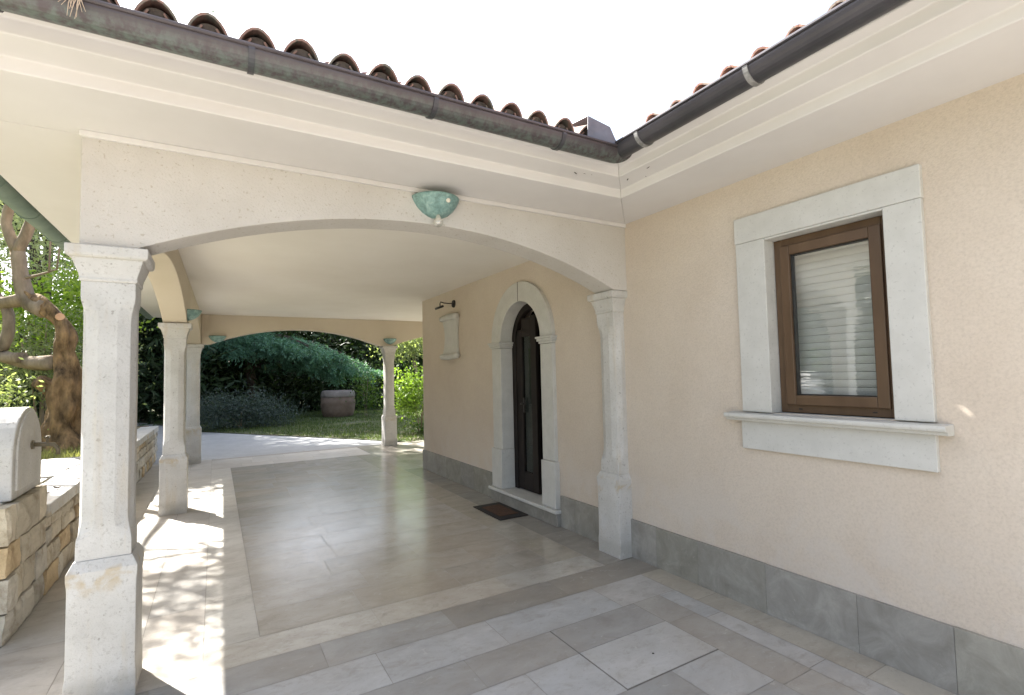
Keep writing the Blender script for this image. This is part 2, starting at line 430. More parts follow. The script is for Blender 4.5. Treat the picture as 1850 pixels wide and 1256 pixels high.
# ------------------------------------------------------------------ portico floor, slab by slab
fl = MB(); fo = MB()
GAP = .0018
def slab(mb, x0, x1, y0, y1, tone): mb.quad((x0 + GAP, y0 + GAP, 0), (x1 - GAP, y0 + GAP, 0), (x1 - GAP, y1 - GAP, 0), (x0 + GAP, y1 - GAP, 0), tone)
def tn(base, v=.06, warm=.02):
    k = 1 + rnd.uniform(-v, v); w = rnd.uniform(-warm, warm)
    return (base[0] * k * (1 + w), base[1] * k, base[2] * k * (1 - w))
BEIGE = (.415, .39, .355); BROWN = (.375, .343, .298); LIGHT = (.45, .43, .39); GREY = (.30, .297, .287); PALE = (.395, .392, .385); DARK = (.27, .255, .23); SUNNY = (.42, .395, .36)  # SUNNY lightens the slabs where the sun patch falls
def row_x(mb, x0, x1, y0, y1, base, lo=.55, hi=1.0, v=.07, alt=None):
    x = x0
    while x < x1 - 1e-4:
        w = rnd.uniform(lo, hi); e = x + w
        if x1 - e < .25: e = x1
        b = alt if alt and rnd.random() < .3 else base
        slab(mb, x, e, y0, y1, tn(b, v)); x = e
def row_y(mb, x0, x1, y0, y1, base, lo=.55, hi=1.0, v=.07, alt=None):
    y = y0
    while y < y1 - 1e-4:
        e = y + rnd.uniform(lo, hi)
        if y1 - e < .25: e = y1
        b = alt if alt and rnd.random() < .3 else base
        slab(mb, x0, x1, y, e, tn(b, v)); y = e
# polished field
y = 3.60; k = 0
while y < 10.4:
    row_x(fl, .25, 2.47, y, y + .39, BEIGE if k not in (0, 2) else BROWN, .5, .95, .05, BROWN); y += .39; k += 1
yend = y
row_x(fl, -.05, 2.79, 3.31, 3.60, LIGHT, .6, 1.0, .06)
row_y(fl, 2.47, 2.79, 3.60, yend, (.375, .345, .29), .5, .9, .05)
row_y(fo, -.05, .25, 3.60, yend, LIGHT, .5, .9, .06)
row_y(fl, 2.79, 3.13, 3.31, 8.5, DARK, .6, 1.1, .08)
row_y(fl, 2.79, 3.13, 8.5, 12, BEIGE, .6, 1.1, .08)
for j in range(3): row_x(fo, -.05, 2.79, yend + j * .4, min(12, yend + (j + 1) * .4), LIGHT if j != 1 else BEIGE, .45, .8, .12, BEIGE)
for j in range(12): row_x(fl, 3.13, 8, 8.45 + j * .3, min(12, 8.45 + (j + 1) * .3), BEIGE, .5, .9, .08)
row_y(fo, -.38, -.05, 3.31, 12, SUNNY, .6, 1.0, .07)
row_y(fo, -.74, -.38, 3.31, 12, SUNNY, .6, 1.0, .07)
row_y(fo, -1.12, -.74, 3.31, 12, BEIGE, .6, 1.0, .07)
# dark band then honed paving in front
row_x(fo, -1.12, 3.13, 3.02, 3.31, GREY, .7, 1.1, .06, DARK)
row_x(fo, -1.12, 2.90, 2.68, 3.02, PALE, .6, 1.0, .07, GREY)
row_y(fo, 2.90, 3.13, -1, 3.02, (.385, .36, .31), .6, 1.1, .06)
row_y(fo, 2.74, 2.90, -1, 2.68, PALE, .5, 1.0, .06)
row_y(fo, 2.49, 2.74, -1, 2.68, (.325, .31, .285), .5, .8, .05)
ys_ = [2.68, 2.385, 1.99, 1.65, 1.3, .95, .6, .25, -.1, -.45, -.8, -1.0]
for j in range(len(ys_) - 1):
    a, b = ys_[j + 1], ys_[j]
    base = [GREY, PALE, PALE, GREY, PALE, GREY, PALE, PALE, GREY, PALE, PALE][j]
    if j < 2:
        row_x(fo, -1.12, 1.80, a, b, PALE if j else (.43, .42, .39), .6, 1.0, .06, GREY)
    else: row_x(fo, -1.12, 2.49, a, b, PALE, .6, 1.0, .06, GREY)
f0 = MB(); f0.box(-1.12, 3.3, -1.0, 12.0, -.3, -.003); f0.box(3.3, 8, 8.45, 12.0, -.3, -.003)
# the step of the platform over the courtyard is one kerb-less sheet
floor = f0.build('floor', 'grout'); tag(floor, 'travertine slab floor of the portico and terrace', 'floor', kind='structure')
p1 = fl.build('polished_paving', 'floor_field', floor, tones=True)
p2 = fo.build('honed_paving', 'floor_outer', floor, tones=True)

# inspection cover
t = thing('inspection_cover', (2.145, 2.33, 0), 'square stone inspection cover, half grey half pale, let into the paving', 'drain cover')
c = MB(); c.box(1.803, 2.487, 1.996, 2.382, -.0025, .004, (.41, .408, .40)).build('pale_slab', 'floor_outer', t, tones=True)
c = MB(); c.box(1.803, 2.487, 2.386, 2.672, -.0025, .004, (.305, .30, .29)).build('grey_slab', 'floor_outer', t, tones=True)
c = MB()
for (x0, x1, y0, y1) in ((1.797, 1.803, 1.990, 2.678), (2.487, 2.493, 1.990, 2.678), (1.803, 2.487, 1.990, 1.996), (1.803, 2.487, 2.672, 2.678)): c.box(x0, x1, y0, y1, -.0025, .0015)
c.build('joint_rim', 'dark_joint', t)
c = MB(); c.lathe([(.0, .0045), (.007, .0045), (.007, .003)], (2.145, 2.155, .001), 12); c.build('lift_hole', 'iron', t)

# door mat
t = thing('doormat', (2.88, 5.25, 0), 'black rubber doormat with brown centre before the arched door', 'doormat')
c = MB(); c.box(2.69, 3.055, 4.92, 5.60, .001, .012).build('rubber_border', 'rubber', t, bevel=.004)
c = MB(); c.box(2.75, 2.99, 5.03, 5.49, .0125, .017).build('coir_field', 'coir', t, bevel=.002)

# ------------------------------------------------------------------ the house
house = thing('house', (WX, 3, 0), 'peach rendered house wing with the framed window and arched door', 'house')
DY, DR, DZ = 5.10, .45, 2.0       # door centre, radius, spring height
WY0, WY1, WZ0, WZ1 = 1.305, 1.99, 1.31, 2.44
w = MB()
def rectx(mb, X, y0, y1, z0, z1): mb.quad((X, y1, z0), (X, y0, z0), (X, y0, z1), (X, y1, z1))
for X in (WX, WX + .32):
    rectx(w, X, -8, WY0, 0, 3.06); rectx(w, X, WY0, WY1, 0, WZ0); rectx(w, X, WY0, WY1, WZ1, 3.06); rectx(w, X, WY1, DY - DR, 0, 3.06)
    rectx(w, X, DY + DR, 8.42, 0, 3.06)
    arc = [(DY - DR * math.cos(a), DZ + DR * math.sin(a)) for a in np.linspace(0, PI, 21)]
    for i in range(20):
        (a0, z0), (a1, z1) = arc[i], arc[i + 1]
        w.quad((X, a0, z0), (X, a1, z1), (X, a1, 3.06), (X, a0, 3.06))
w.quad((WX, 8.42, 0), (11, 8.42, 0), (11, 8.42, 3.06), (WX, 8.42, 3.06))
w.quad((WX, -8, 0), (11, -8, 0), (11, -8, 3.06), (WX, -8, 3.06))
w.quad((11, 8.42, 0), (11, -8, 0), (11, -8, 3.06), (11, 8.42, 3.06))
w.build('wall', 'plaster', house)
c = MB(); c.box(WX + .33, 6, 4.2, 6.4, .10, .165); c.quad((6, 4.2, .16), (6, 6.4, .16), (6, 6.4, 2.9), (6, 4.2, 2.9)); c.quad((WX + .33, 6.4, .16), (6, 6.4, .16), (6, 6.4, 2.9), (WX + .33, 6.4, 2.9)); c.quad((WX + .33, 4.2, .16), (6, 4.2, .16), (6, 4.2, 2.9), (WX + .33, 4.2, 2.9)); c.quad((WX + .33, 4.2, 2.9), (6, 4.2, 2.9), (6, 6.4, 2.9), (WX + .33, 6.4, 2.9))
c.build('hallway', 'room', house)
# plinth of grey slabs
def plinth(y0, y1, ret=False):
    pl = MB(); y = y0
    while y < y1 - 1e-4:
        e = y + rnd.uniform(.36, .6)
        if y1 - e < .2: e = y1
        k = rnd.uniform(.91, 1.09)
        pl.box(WX - .022, WX + .05, y + .0008, e - .0008, 0, .32 + rnd.uniform(-.0015, .0015), (k, k, k * rnd.uniform(.95, 1.02))); y = e
    if ret: pl.box(WX, 6, 8.41, 8.442, 0, .32, (1, 1, 1))
    pl.build('plinth', 'plinth', house, tones=True, bevel=.0015)
plinth(-7.9, 3.335); plinth(3.605, 4.37); plinth(5.84, 8.435, True)

# window
win = part_empty('window', (WX, 1.65, 1.31), house)
s = MB()
s.box(WX - .030, WX + .05, 1.127, 2.205, 2.455, 2.63)
s.box(WX - .028, WX + .10, WY1, 2.20, 1.31, 2.4535); s.box(WX - .028, WX + .10, 1.13, WY0, 1.31, 2.4535)
s.box(WX - .026, WX + .10, WY0 + .001, WY1 - .001, WZ1, 2.4537)
s.build('stone_surround', 'surround', win, bevel=.004)
s = MB()
prof = [(WX + .10, 1.308), (WX - .095, 1.300), (WX - .10, 1.285), (WX - .095, 1.272), (WX - .075, 1.268), (WX - .07, 1.252), (WX - .045, 1.248), (WX + .10, 1.248)]
s.loft([[(p[0], 1.065, p[1]) for p in prof], [(p[0], 2.30, p[1]) for p in prof]])
s.box(WX - .028, WX + .05, 1.13, 2.212, 1.062, 1.2478)
s.build('sill', 'surround', win, bevel=.003)
s = MB()
def frame_rect(mb, X0, X1, y0, y1, z0, z1, wd):
    mb.box(X0, X1, y0, y0 + wd, z0, z1); mb.box(X0, X1, y1 - wd, y1, z0, z1)
    mb.box(X0, X1, y0 + wd, y1 - wd, z0, z0 + wd); mb.box(X0, X1, y0 + wd, y1 - wd, z1 - wd, z1)
frame_rect(s, WX + .075, WX + .15, WY0 + .003, WY1 - .003, WZ0 + .002, WZ1 - .002, .052)
fo_ = s.build('frame', 'wood', win, bevel=.004)
s = MB(); frame_rect(s, WX + .055, WX + .12, WY0 + .05, WY1 - .05, WZ0 + .052, WZ1 - .05, .062)
s.build('sash', 'wood', win, bevel=.005)
s = MB(); frame_rect(s, WX + .072, WX + .11, WY0 + .1085, WY1 - .1085, WZ0 + .1105, WZ1 - .1085, .010); s.build('glazing_seal', 'iron', win)
s = MB(); s.box(WX + .088, WX + .096, WY0 + .11, WY1 - .11, WZ0 + .11, WZ1 - .11); s.build('pane', 'pane', win)
s = MB()
z = WZ0 + .02
while z < WZ1 - .03:
    s.loft([[(WX + .20 - .005 * math.sin(PI * q / 5), yy, z + .045 * q / 5) for q in range(6)] + [(WX + .22, yy, z + .045), (WX + .22, yy, z)] for yy in (WY0 + .02, WY1 - .065)]); z += .0475
s.build('roller_shutter', 'blind', win)
for yy in (1.44, 1.86):
    s = MB(); s.box(WX + .0735, WX + .08, yy - .012, yy + .012, WZ0 + .022, WZ0 + .030); s.build('drain_slot', 'iron', win)
s = MB(); s.quad((WX + .31, .9, 1), (WX + .31, 2.4, 1), (WX + .31, 2.4, 2.8), (WX + .31, .9, 2.8)); s.build('inner_dark', 'room', win)  # dark sheet standing in for the shaded room behind the shutter

# door
door = part_empty('door', (WX, DY, .17), house)
def arch_ring(mb, X0, X1, r0, r1, z0, zc, n=28):
    pts_o = [(DY + r1, z0)] + [(DY + r1 * math.cos(a), zc + r1 * math.sin(a)) for a in np.linspace(0, PI, n)] + [(DY - r1, z0)]
    pts_i = [(DY + r0, z0)] + [(DY + r0 * math.cos(a), zc + r0 * math.sin(a)) for a in np.linspace(0, PI, n)] + [(DY - r0, z0)]
    m = len(pts_o)
    vs = [(X, p[0], p[1]) for X in (X0, X1) for pts in (pts_o, pts_i) for p in pts]
    fs = []
    for i in range(m - 1):
        a, b = i, i + 1
        fs.append((a, b, m + b, m + a)); fs.append((2 * m + a, 3 * m + a, 3 * m + b, 2 * m + b))
        fs.append((a, 2 * m + a, 2 * m + b, b)); fs.append((m + a, m + b, 3 * m + b, 3 * m + a))
    fs.append((0, m, 3 * m, 2 * m)); fs.append((m - 1, 3 * m - 1, 4 * m - 1, 2 * m - 1))
    mb.add(vs, fs)
s = MB()
arch_ring(s, WX - .045, WX + .13, DR, .685, 2.0, 2.0)
for sg in (-1, 1):
    y0, y1 = sorted((DY + sg * DR, DY + sg * .68))
    s.box(WX - .043, WX + .13, y0, y1, .662, 1.918)
    a, b = sorted((DY + sg * (DR - .006), DY + sg * .70))
    s.box(WX - .062, WX + .129, a, b, .175, .66)
s.build('stone_surround', 'surround', door, bevel=.006)
for sg in (-1, 1):
    s = MB()
    for (z0, z1, e) in ((1.92, 1.945, .012), (1.945, 1.975, .028), (1.975, 1.998, .040)):
        a, b = sorted((DY + sg * (DR - e), DY + sg * (.68 + e)))
        s.box(WX - .045 - e, WX + .128 - e * .02, a, b, z0 + .0005, z1)
    s.build('impost', 'surround', door, bevel=.005)
s = MB(); s.box(WX - .047, WX + .13, DY - .004, DY + .004, 2.452, 2.684); s.build('keystone_joint', 'tile_in', door)
s = MB(); s.box(WX - .095, WX + .34, 4.36, 5.855, .135, .172); s.build('threshold', 'surround', door, bevel=.008)
s = MB(); s.box(WX - .065, WX + .3, 4.372, 5.838, .001, .134, (.9, .9, .9)); s.build('riser', 'plinth', door, tones=True, bevel=.003)
s = MB(); arch_ring(s, WX + .13, WX + .20, DR - .075, DR + .01, .173, 2.0); s.build('frame', 'darkwood', door, bevel=.004)
# far leaf with its narrow glass, near leaf swung into the dark hall
leaf = part_empty('leaf', (WX + .16, 5.27, .18), door)
s = MB()
s.box(WX + .145, WX + .19, 5.345, 5.476, .18, 2.14); s.box(WX + .145, WX + .19, 5.03, 5.145, .18, 2.30)
s.box(WX + .145, WX + .19, 5.145, 5.345, .18, .40); s.box(WX + .145, WX + .19, 5.145, 5.345, 2.05, 2.28)
s.build('panel_frame', 'darkwood', leaf, bevel=.004)
s = MB(); s.box(WX + .165, WX + .171, 5.144, 5.346, .39, 2.06); s.build('glass', 'door_glass', leaf)
s = MB(); s.box(WX + .18, WX + .188, 5.144, 5.346, .39, 2.06); s.build('glass_backing', 'glass_backing', leaf)  # grey sheet added behind the glass in place of its reflection
s = MB(); s.box(WX + .138, WX + .146, 5.29, 5.33, 1.12, 1.30); s.tube([(WX + .14, 5.31, 1.23), (WX + .09, 5.31, 1.23), (WX + .085, 5.30, 1.23), (WX + .085, 5.19, 1.225)], .010, 8); s.build('handle', 'iron', leaf, smooth=True)
s = MB()
a = R(78)
s.prism([(WX + .19, 4.70), (WX + .19 + .38 * math.sin(a), 4.70 + .38 * math.cos(a)), (WX + .19 + .38 * math.sin(a) + .04 * math.cos(a), 4.70 + .38 * math.cos(a) - .04 * math.sin(a)), (WX + .23, 4.66)], 'z', .18, 2.1)
s.build('open_leaf', 'darkwood', door, bevel=.003)

# ------------------------------------------------------------------ eaves of both roofs (swept with a mitre at the inner corner)
PROF = [(-.05, 2.90), (.505, 2.90), (.510, 2.962), (.686, 2.966), (.691, 3.030), (.765, 3.034), (.765, 3.105), (-.05, 3.105)]
XL_E = -1.16
def sweep_front(prof):
    return [[(XL_E if True else 0, YB - d, z) for d, z in prof], [(WX - d, YB - d, z) for d, z in prof]]
def sweep_right(prof):
    return [[(WX - d, YB - d, z) for d, z in prof], [(WX - d, -8.6, z) for d, z in prof]]
portico = thing('portico', (1.3, 7.5, 0), 'arched stone portico with cream beams, white ceiling and tiled roof', 'portico')
e = MB(); e.loft(sweep_front(PROF)); e.build('eave_moulding', 'soffit', portico, bevel=.006)
e = MB(); e.loft(sweep_right(PROF)); e.build('eave_moulding', 'soffit', house, bevel=.006)

# portico ceiling
e = MB()
e.box(-.611, WX - .001, YB + .05, 12.52, ZS, 3.02); e.box(WX - .001, 8, 8.421, 12.52, ZS, 3.02)
e.build('ceiling', 'ceiling', portico)
e = MB(); e.box(XL_E, -.612, YB + .05, 12.52, ZS, 3.02); e.build('side_soffit', 'soffit', portico)

# beams with segmental arches
def arch_beam(name, p0, p1, spans, thick, zlow, mat, mat_name=None, ztop=ZS, bevel=.006):
    """beam from p0 to p1 (plan points of its centre line); spans = [(s0, s1, rise)] arches along it"""
    p0 = Vector((*p0, 0)); p1 = Vector((*p1, 0)); d = (p1 - p0); L = d.length; d.normalize(); nrm = Vector((-d.y, d.x, 0))
    prof = [(0, zlow)]
    for (s0, s1, rise) in spans:
        prof.append((s0, zlow)); h = (s1 - s0) / 2; Rr = (h * h + rise * rise) / (2 * rise); cz = zlow + rise - Rr
        for k in range(1, 32):
            s = s0 + (s1 - s0) * k / 32
            prof.append((s, cz + math.sqrt(max(0, Rr * Rr - (s - s0 - h) ** 2))))
        prof.append((s1, zlow))
    prof.append((L, zlow))
    mb = MB(); m = len(prof)
    rows = []
    for sd in (-.5, .5):
        o = nrm * thick * sd
        rows.append([p0 + d * s + o + Vector((0, 0, z)) for s, z in prof])
        rows.append([p0 + d * s + o + Vector((0, 0, ztop)) for s, z in prof])
    vs = [v for r in rows for v in r]; fs = []
    for i in range(m - 1):
        j = i + 1
        if prof[i] == prof[j]: continue
        fs.append((i, j, m + j, m + i)); fs.append((2 * m + i, 3 * m + i, 3 * m + j, 2 * m + j))
        fs.append((i, 2 * m + i, 2 * m + j, j)); fs.append((m + i, m + j, 3 * m + j, 3 * m + i))
    fs.append((0, m, 3 * m, 2 * m)); fs.append((m - 1, 3 * m - 1, 4 * m - 1, 2 * m - 1))
    mb.add(vs, fs)
    return mb.build(name, mat, portico, bevel=bevel)
bm = arch_beam('arch_beam', (-.605, YB + .125), (WX + .02, YB + .125), [(.235, 3.59, .355)], .25, 2.308, 'beam_stone')
bm['label'] = 'bush-hammered stone arch beam facing the terrace'
e = MB(); e.box(-.612, WX - .001, YB - .022, YB + .001, 2.868, 2.8998); e.build('fillet_trim', 'soffit', bm, bevel=.004)
yl0, yl1 = YB + .252, 11.62
def side_beam(y0, y1, s0, s1): return arch_beam('arch_beam', (xl(y0), y0), (xl(y1), y1), [(s0 - y0, s1 - y0, .34)], .25, 2.308, 'cream')
side_beam(yl0, 7.54, 3.62, 7.42); side_beam(7.541, yl1 + .25, 7.66, 11.62)
arch_beam('arch_beam', (xl(yl1) + .13, 11.77), (8, 11.63), [(.13, 3.50, .33), (3.82, 7.4, .33)], .25, 2.308, 'cream')

# pillars
def sec(a, c, z, n=4):
    # square of half side a with corners cut by c
    c = max(c, .0015)
    return [(a, -a + c, z), (a, a - c, z), (a - c, a, z), (-a + c, a, z), (-a, a - c, z), (-a, -a + c, z), (-a + c, -a, z), (a - c, -a, z)]
def sec12(a, e, w, z):
    # square with its corners drawn in by e: each face keeps a flat of half width w and two shallow facets
    c = a - e; v = .0012
    return [(a, -w, z), (a, w, z), (c + v, c - v, z), (c - v, c + v, z), (w, a, z), (-w, a, z), (-c + v, c + v, z), (-c - v, c - v, z),
            (-a, w, z), (-a, -w, z), (-c - v, -c + v, z), (-c + v, -c - v, z), (-w, -a, z), (w, -a, z), (c - v, -c - v, z), (c + v, -c + v, z)]
def make_pillar(loc):
    t = part_empty('pillar', loc, portico)
    o = parent_world(t)
    sh = lambda rings: [[(p[0] + o.x, p[1] + o.y, p[2] + o.z) for p in r] for r in rings]
    mb = MB()
    S = lambda e, z: sec12(.143, e * .5, .098, z)
    rings = [S(0, 0), S(0, .118), S(.002, .128), S(.008, .15), S(.010, .175), S(.010, .56), S(.008, .59), S(.002, .612), S(0, .622), S(0, .655), sec12(.140, 0, .097, .662), sec12(.119, 0, .09, .706)]
    mb.loft(sh(rings)); mb.build('pedestal', 'stone', t, bevel=.0025)
    mb = MB()
    H0, H1 = .7065, 2.123
    pr = [(0, 0, .060), (.075, 0, .060), (.10, .002, .058), (.125, .008, .050), (.155, .014, .044), (.19, .019, .040), (.22, .020, .039)]
    rings = [sec12(.113, e, w_, H0 + h) for h, e, w_ in pr] + [sec12(.113, e, w_, H1 - h) for h, e, w_ in reversed(pr)]
    mb.loft(sh(rings)); mb.build('shaft', 'stone', t, bevel=.0015)
    mb = MB()
    prof = [(.114, 2.1235), (.120, 2.127), (.123, 2.136), (.121, 2.146), (.125, 2.165), (.133, 2.19), (.141, 2.215), (.146, 2.232), (.147, 2.241), (.161, 2.244), (.169, 2.251), (.172, 2.262), (.172, 2.300), (.168, 2.305)]
    mb.loft(sh([sec(a_, .003, z) for a_, z in prof])); mb.build('capital', 'stone', t, bevel=.002)
    return t
pil = make_pillar((xl(3.44), 3.445, 0))
def put_pillar(x, y, label):
    q = copy_tree(pil, portico); q.location = Vector((x, y, 0)) - portico.location; q['label'] = label
pil['label'] = 'front pillar standing clear at the terrace edge'
put_pillar(xl(7.54), 7.54, 'middle pillar of the side colonnade')
put_pillar(xl(11.75), 11.75, 'far corner pillar by the drive')
put_pillar(3.50, 11.69, 'far pillar before the lawn')
put_pillar(WX - .005, 3.475, 'pillar half sunk in the house wall')

# gutters --------------------------------------------------------------
def gutter(p0, p1, r, mat, parent, joints, z0, z1, mitre0=0, mitre1=0, side=1):
    """half-round trough along p0->p1; open side up, outer lip on the left-hand side*side"""
    a = Vector((*p0, z0)); b = Vector((*p1, z1)); d = (b - a).normalized(); h = Vector((-d.y, d.x, 0)) * side
    mb = MB(); n = 14; rings = []
    for P, mt in ((a, mitre0), (b, mitre1)):
        ring = []
        for k in range(n + 1):
            t = PI * k / n; u = math.cos(t); ring.append(P + h * r * u + Vector((0, 0, -r * math.sin(t))) + d * mt * r * u)
        for k in range(n, -1, -1):
            t = PI * k / n; u = math.cos(t); q = r - .004; ring.append(P + h * q * u + Vector((0, 0, -q * math.sin(t))) + d * mt * q * u)
        rings.append(ring)
    mb.loft(rings)
    lip = [a + h * (r + .004) + d * mitre0 * r + Vector((0, 0, .002)), b + h * (r + .004) + d * mitre1 * r + Vector((0, 0, .002))]
    mb.tube(lip, .0085, 8)
    o = mb.build('gutter', mat, parent, smooth=False)
    for s in joints:
        P = a + (b - a) * s
        jb = MB(); rg = []
        for dd in (-.013, .013):
            rr = []
            for k in range(n + 1):
                t = PI * k / n; rr.append(P + d * dd + h * (r + .007) * math.cos(t) + Vector((0, 0, -(r + .007) * math.sin(t))))
            for k in range(n, -1, -1):
                t = PI * k / n; rr.append(P + d * dd + h * (r + .0005) * math.cos(t) + Vector((0, 0, -(r + .0005) * math.sin(t))))
            rg.append(rr)
        jb.loft(rg); jb.build('joint_strap', 'gutter_dark' if mat == 'gutter' else mat if mat != 'gutter_dark' else 'bracket_steel', o)
    return o
GX, GY = WX - .84, YB - .84
def fr(x): return (x + 1.35) / (GX + 1.35)
gutter((GX, GY), (-1.30, GY), .073, 'gutter', portico, [1 - fr(.126) * .98, 1 - fr(.965), 1 - fr(1.80), 1 - fr(-.75)], 3.05, 3.05, -1, 0, 1)
def fy(y): return (GY - y) / (GY + 8.6)
gutter((GX, GY), (GX, -8.6), .073, 'gutter_dark', house, [fy(2.22), fy(1.475), fy(.6), fy(-.4)], 3.068, 3.17, -1, 0, -1)
gutter((-1.275, 2.40), (-1.275 + .11, 12.6), .08, 'gutter_green', portico, [.20, .27, .345, .44, .56, .72], 2.945, 2.945, 0, 0, 1)
# flashing over the inner corner
e = MB()
e.loft([[(1.985, 2.40, 3.06), (2.00, 2.41, 3.20), (2.02, 2.62, 3.24)], [(2.225, 2.395, 3.06), (2.18, 2.41, 3.17), (2.2, 2.6, 3.21)], [(2.32, 2.47, 3.06), (2.30, 2.48, 3.12), (2.33, 2.6, 3.15)]], closed=False)
ob = e.build('valley_flashing', 'lead', portico); sm = ob.modifiers.new('solid', 'SOLIDIFY'); sm.thickness = .003

# roofs ----------------------------------------------------------------
EZ = 3.095; T = .40
A_ = (-1.25, 2.51, EZ); B_ = (2.33, 2.51, EZ); rise = 4.69
V_ = (2.33 + rise, 2.51 + rise, EZ + T * rise); R_ = (-1.25 + rise, 2.51 + rise, EZ + T * rise)
D_ = (-1.14, 12.5, EZ); E_ = (11.7, 12.5, EZ)
r = MB(); r.add([A_, B_, V_, R_, D_, E_], [(0, 1, 2, 3), (0, 3, 4), (4, 3, 2, 5)]); r.build('roof_deck', 'tile', portico)
r = MB(); r.add([B_, (2.33, -8.6, EZ), (V_[0], -8.6, V_[2]), V_, (11.7, -8.6, EZ), E_], [(0, 3, 2, 1), (2, 3, 5, 4)])
r.add([(2.33, -8.5, EZ), (11.7, -8.5, EZ), (V_[0], -8.5, V_[2])], [(0, 1, 2)]); r.build('roof_deck', 'tile', house)
def tile_row(mb, core, start, direc, length, rr, k):
    """covers laid over each other up the slope"""
    d = Vector((direc[0], direc[1], T)).normalized(); side = Vector((-direc[1], direc[0], 0)); up = side.cross(d)
    if up.z < 0: up = -up
    s = 0; n = 10
    while s < length - .05:
        e_ = min(s + .42, length); jit = rr.uniform(-.006, .006); jl = rr.uniform(-.004, .004)
        rings = []
        for q, rad, lift in ((s - .03, .079, .010), (e_, .064, -.004)):
            P = Vector(start) + d * q + side * (jit) + up * (lift + jl)
            def arc(r_, i):
                u = math.cos(PI * i / n); h_ = .45 * math.sqrt(max(0, 1 - u * u)) + .60 * (1 - u * u)
                return P + side * r_ * u + up * r_ * h_
            o = [arc(rad, i) for i in range(n + 1)] + [arc(rad - .0095, i) for i in range(n, -1, -1)]
            rings.append(o)
        mb.loft(rings)
        s += .36
    # edges of the pan tiles showing in the mouth, and the mortar behind them
    for sg in (-1, 1):
        P = Vector(start) + d * -.016
        a_, b_ = P + side * sg * .062 + up * -.004, P + side * sg * .030 + up * .044
        th = (side * sg * -.007 + up * -.004)
        mb.loft([[a_, b_, b_ + th, a_ + th], [a_ + d * .06, b_ + d * .06, b_ + th + d * .06, a_ + th + d * .06]])
    P = Vector(start) + d * .004
    core.loft([[P + side * .062 * math.cos(PI * i / n) + up * (.060 * math.sin(PI * i / n) - .004) for i in range(n + 1)], [P + d * .1 + side * .058 * math.cos(PI * i / n) + up * .058 * math.sin(PI * i / n) for i in range(n + 1)]])
tr = MB(); co = MB(); rr_ = random.Random(3)
k = -6
while True:
    x = -.221 + .187 * k; k += 1
    if x > 2.1: break
    if x < -1.2: continue
    tile_row(tr, co, (x, 2.475, EZ - .016 + rr_.uniform(-.006, .006)), (0, 1), min(4.8, (x + 1.25) / .93 + .05), rr_, k)
tr.build2(co, 'roof_tiles', 'tile', 'tile_in', portico)
tr = MB(); co = MB()
k = 0
while k < 40:
    y = 2.17 - .1795 * k; k += 1
    tile_row(tr, co, (2.36, y, EZ + .010 + rr_.uniform(-.006, .006)), (1, 0), 4.6, rr_, k)
tr.build2(co, 'roof_tiles', 'tile_pale', 'tile_in', house)
# left slope tiles (seen from beside)
tr = MB(); co = MB()
for k in range(50):
    y = 2.9 + .187 * k
    if y > 12.2: break
    tile_row(tr, co, (-1.27 + .011 * (y - 2.5), y, EZ + .004), (1, 0), max(.3, min(y - 2.5, 12.5 - y, 4.6)), rr_, k)
tr.build2(co, 'roof_tiles', 'tile', 'tile_in', portico)

# paint chips at the corner
def chip(cx, cy, z, s, a):
    ch = MB(); pts = []
    for i in range(7):
        t = 2 * PI * i / 7; rr = s * (.5 + rnd.random() * .7)
        u, v = rr * math.cos(t) * 1.8, rr * math.sin(t) * .45
        pts.append((cx + u * math.cos(a) - v * math.sin(a), cy + u * math.sin(a) + v * math.cos(a), z))
    ch.add(pts, [tuple(range(7))]); ch.build('paint_chip', 'paint_chip', portico)
for c_ in ((2.12, 2.70, 2.9625, .014, .5), (2.18, 2.68, 2.9630, .008, .2), (2.24, 2.675, 2.9635, .006, .9), (2.52, 2.62, 2.9612, .012, 1.0), (2.50, 2.40, 2.9615, .013, 1.3), (2.60, 2.52, 2.962, .006, .3)):
    chip(*c_)

# ------------------------------------------------------------------ lamps on the portico
def bowl_lamp(loc, normal, rad, label, big=False):
    t = thing('wall_lamp', loc, label, 'wall lamp', 'verdigris wall lamps of the portico')
    a = math.atan2(normal[1], normal[0])
    h = rad * .82
    prof = [(rad * .10, -h), (rad * .32, -h * .93), (rad * .55, -h * .78), (rad * .76, -h * .55), (rad * .90, -h * .30), (rad * .97, -h * .12), (rad, 0), (rad * .965, 0), (rad * .86, -h * .30), (rad * .52, -h * .74), (rad * .1, -h * .93)]
    mb = MB(); mb.lathe(prof, loc, 22, a - PI / 2, a + PI / 2); mb.build('bowl', 'verdigris', t, smooth=True)
    nv = Vector((normal[0], normal[1], 0)); sd = Vector((-normal[1], normal[0], 0)); L = Vector(loc)
    mb = MB()
    P = L + nv * .003
    mb.loft([[tuple(P + off + nv * dz) for off in [sd * rad * .5 * math.cos(q) + Vector((0, 0, -h * .45 + h * .4 * math.sin(q))) for q in np.linspace(0, 2 * PI, 17)[:-1]]] for dz in (0, .012)])
    mb.build('backplate', 'verdigris', t)
    return t, nv, sd, h
t, nv, sd, h = bowl_lamp((1.335, YB, 2.845), (0, -1), .172, 'large verdigris half-bowl lamp with clear bulb below, at the crown of the front arch')
L = Vector(t.location)
mb = MB(); c = L + nv * .168 * .93 + sd * .035 + Vector((0, 0, -.048))
mb.lathe([(0, -.016), (.010, -.013), (.015, -.006), (.016, 0), (.013, .008), (.006, .013), (0, .015)], tuple(c), 12); mb.build('knob', 'bulb', t, smooth=True)
mb = MB(); c = L + nv * .055 + Vector((0, 0, -h - .004))
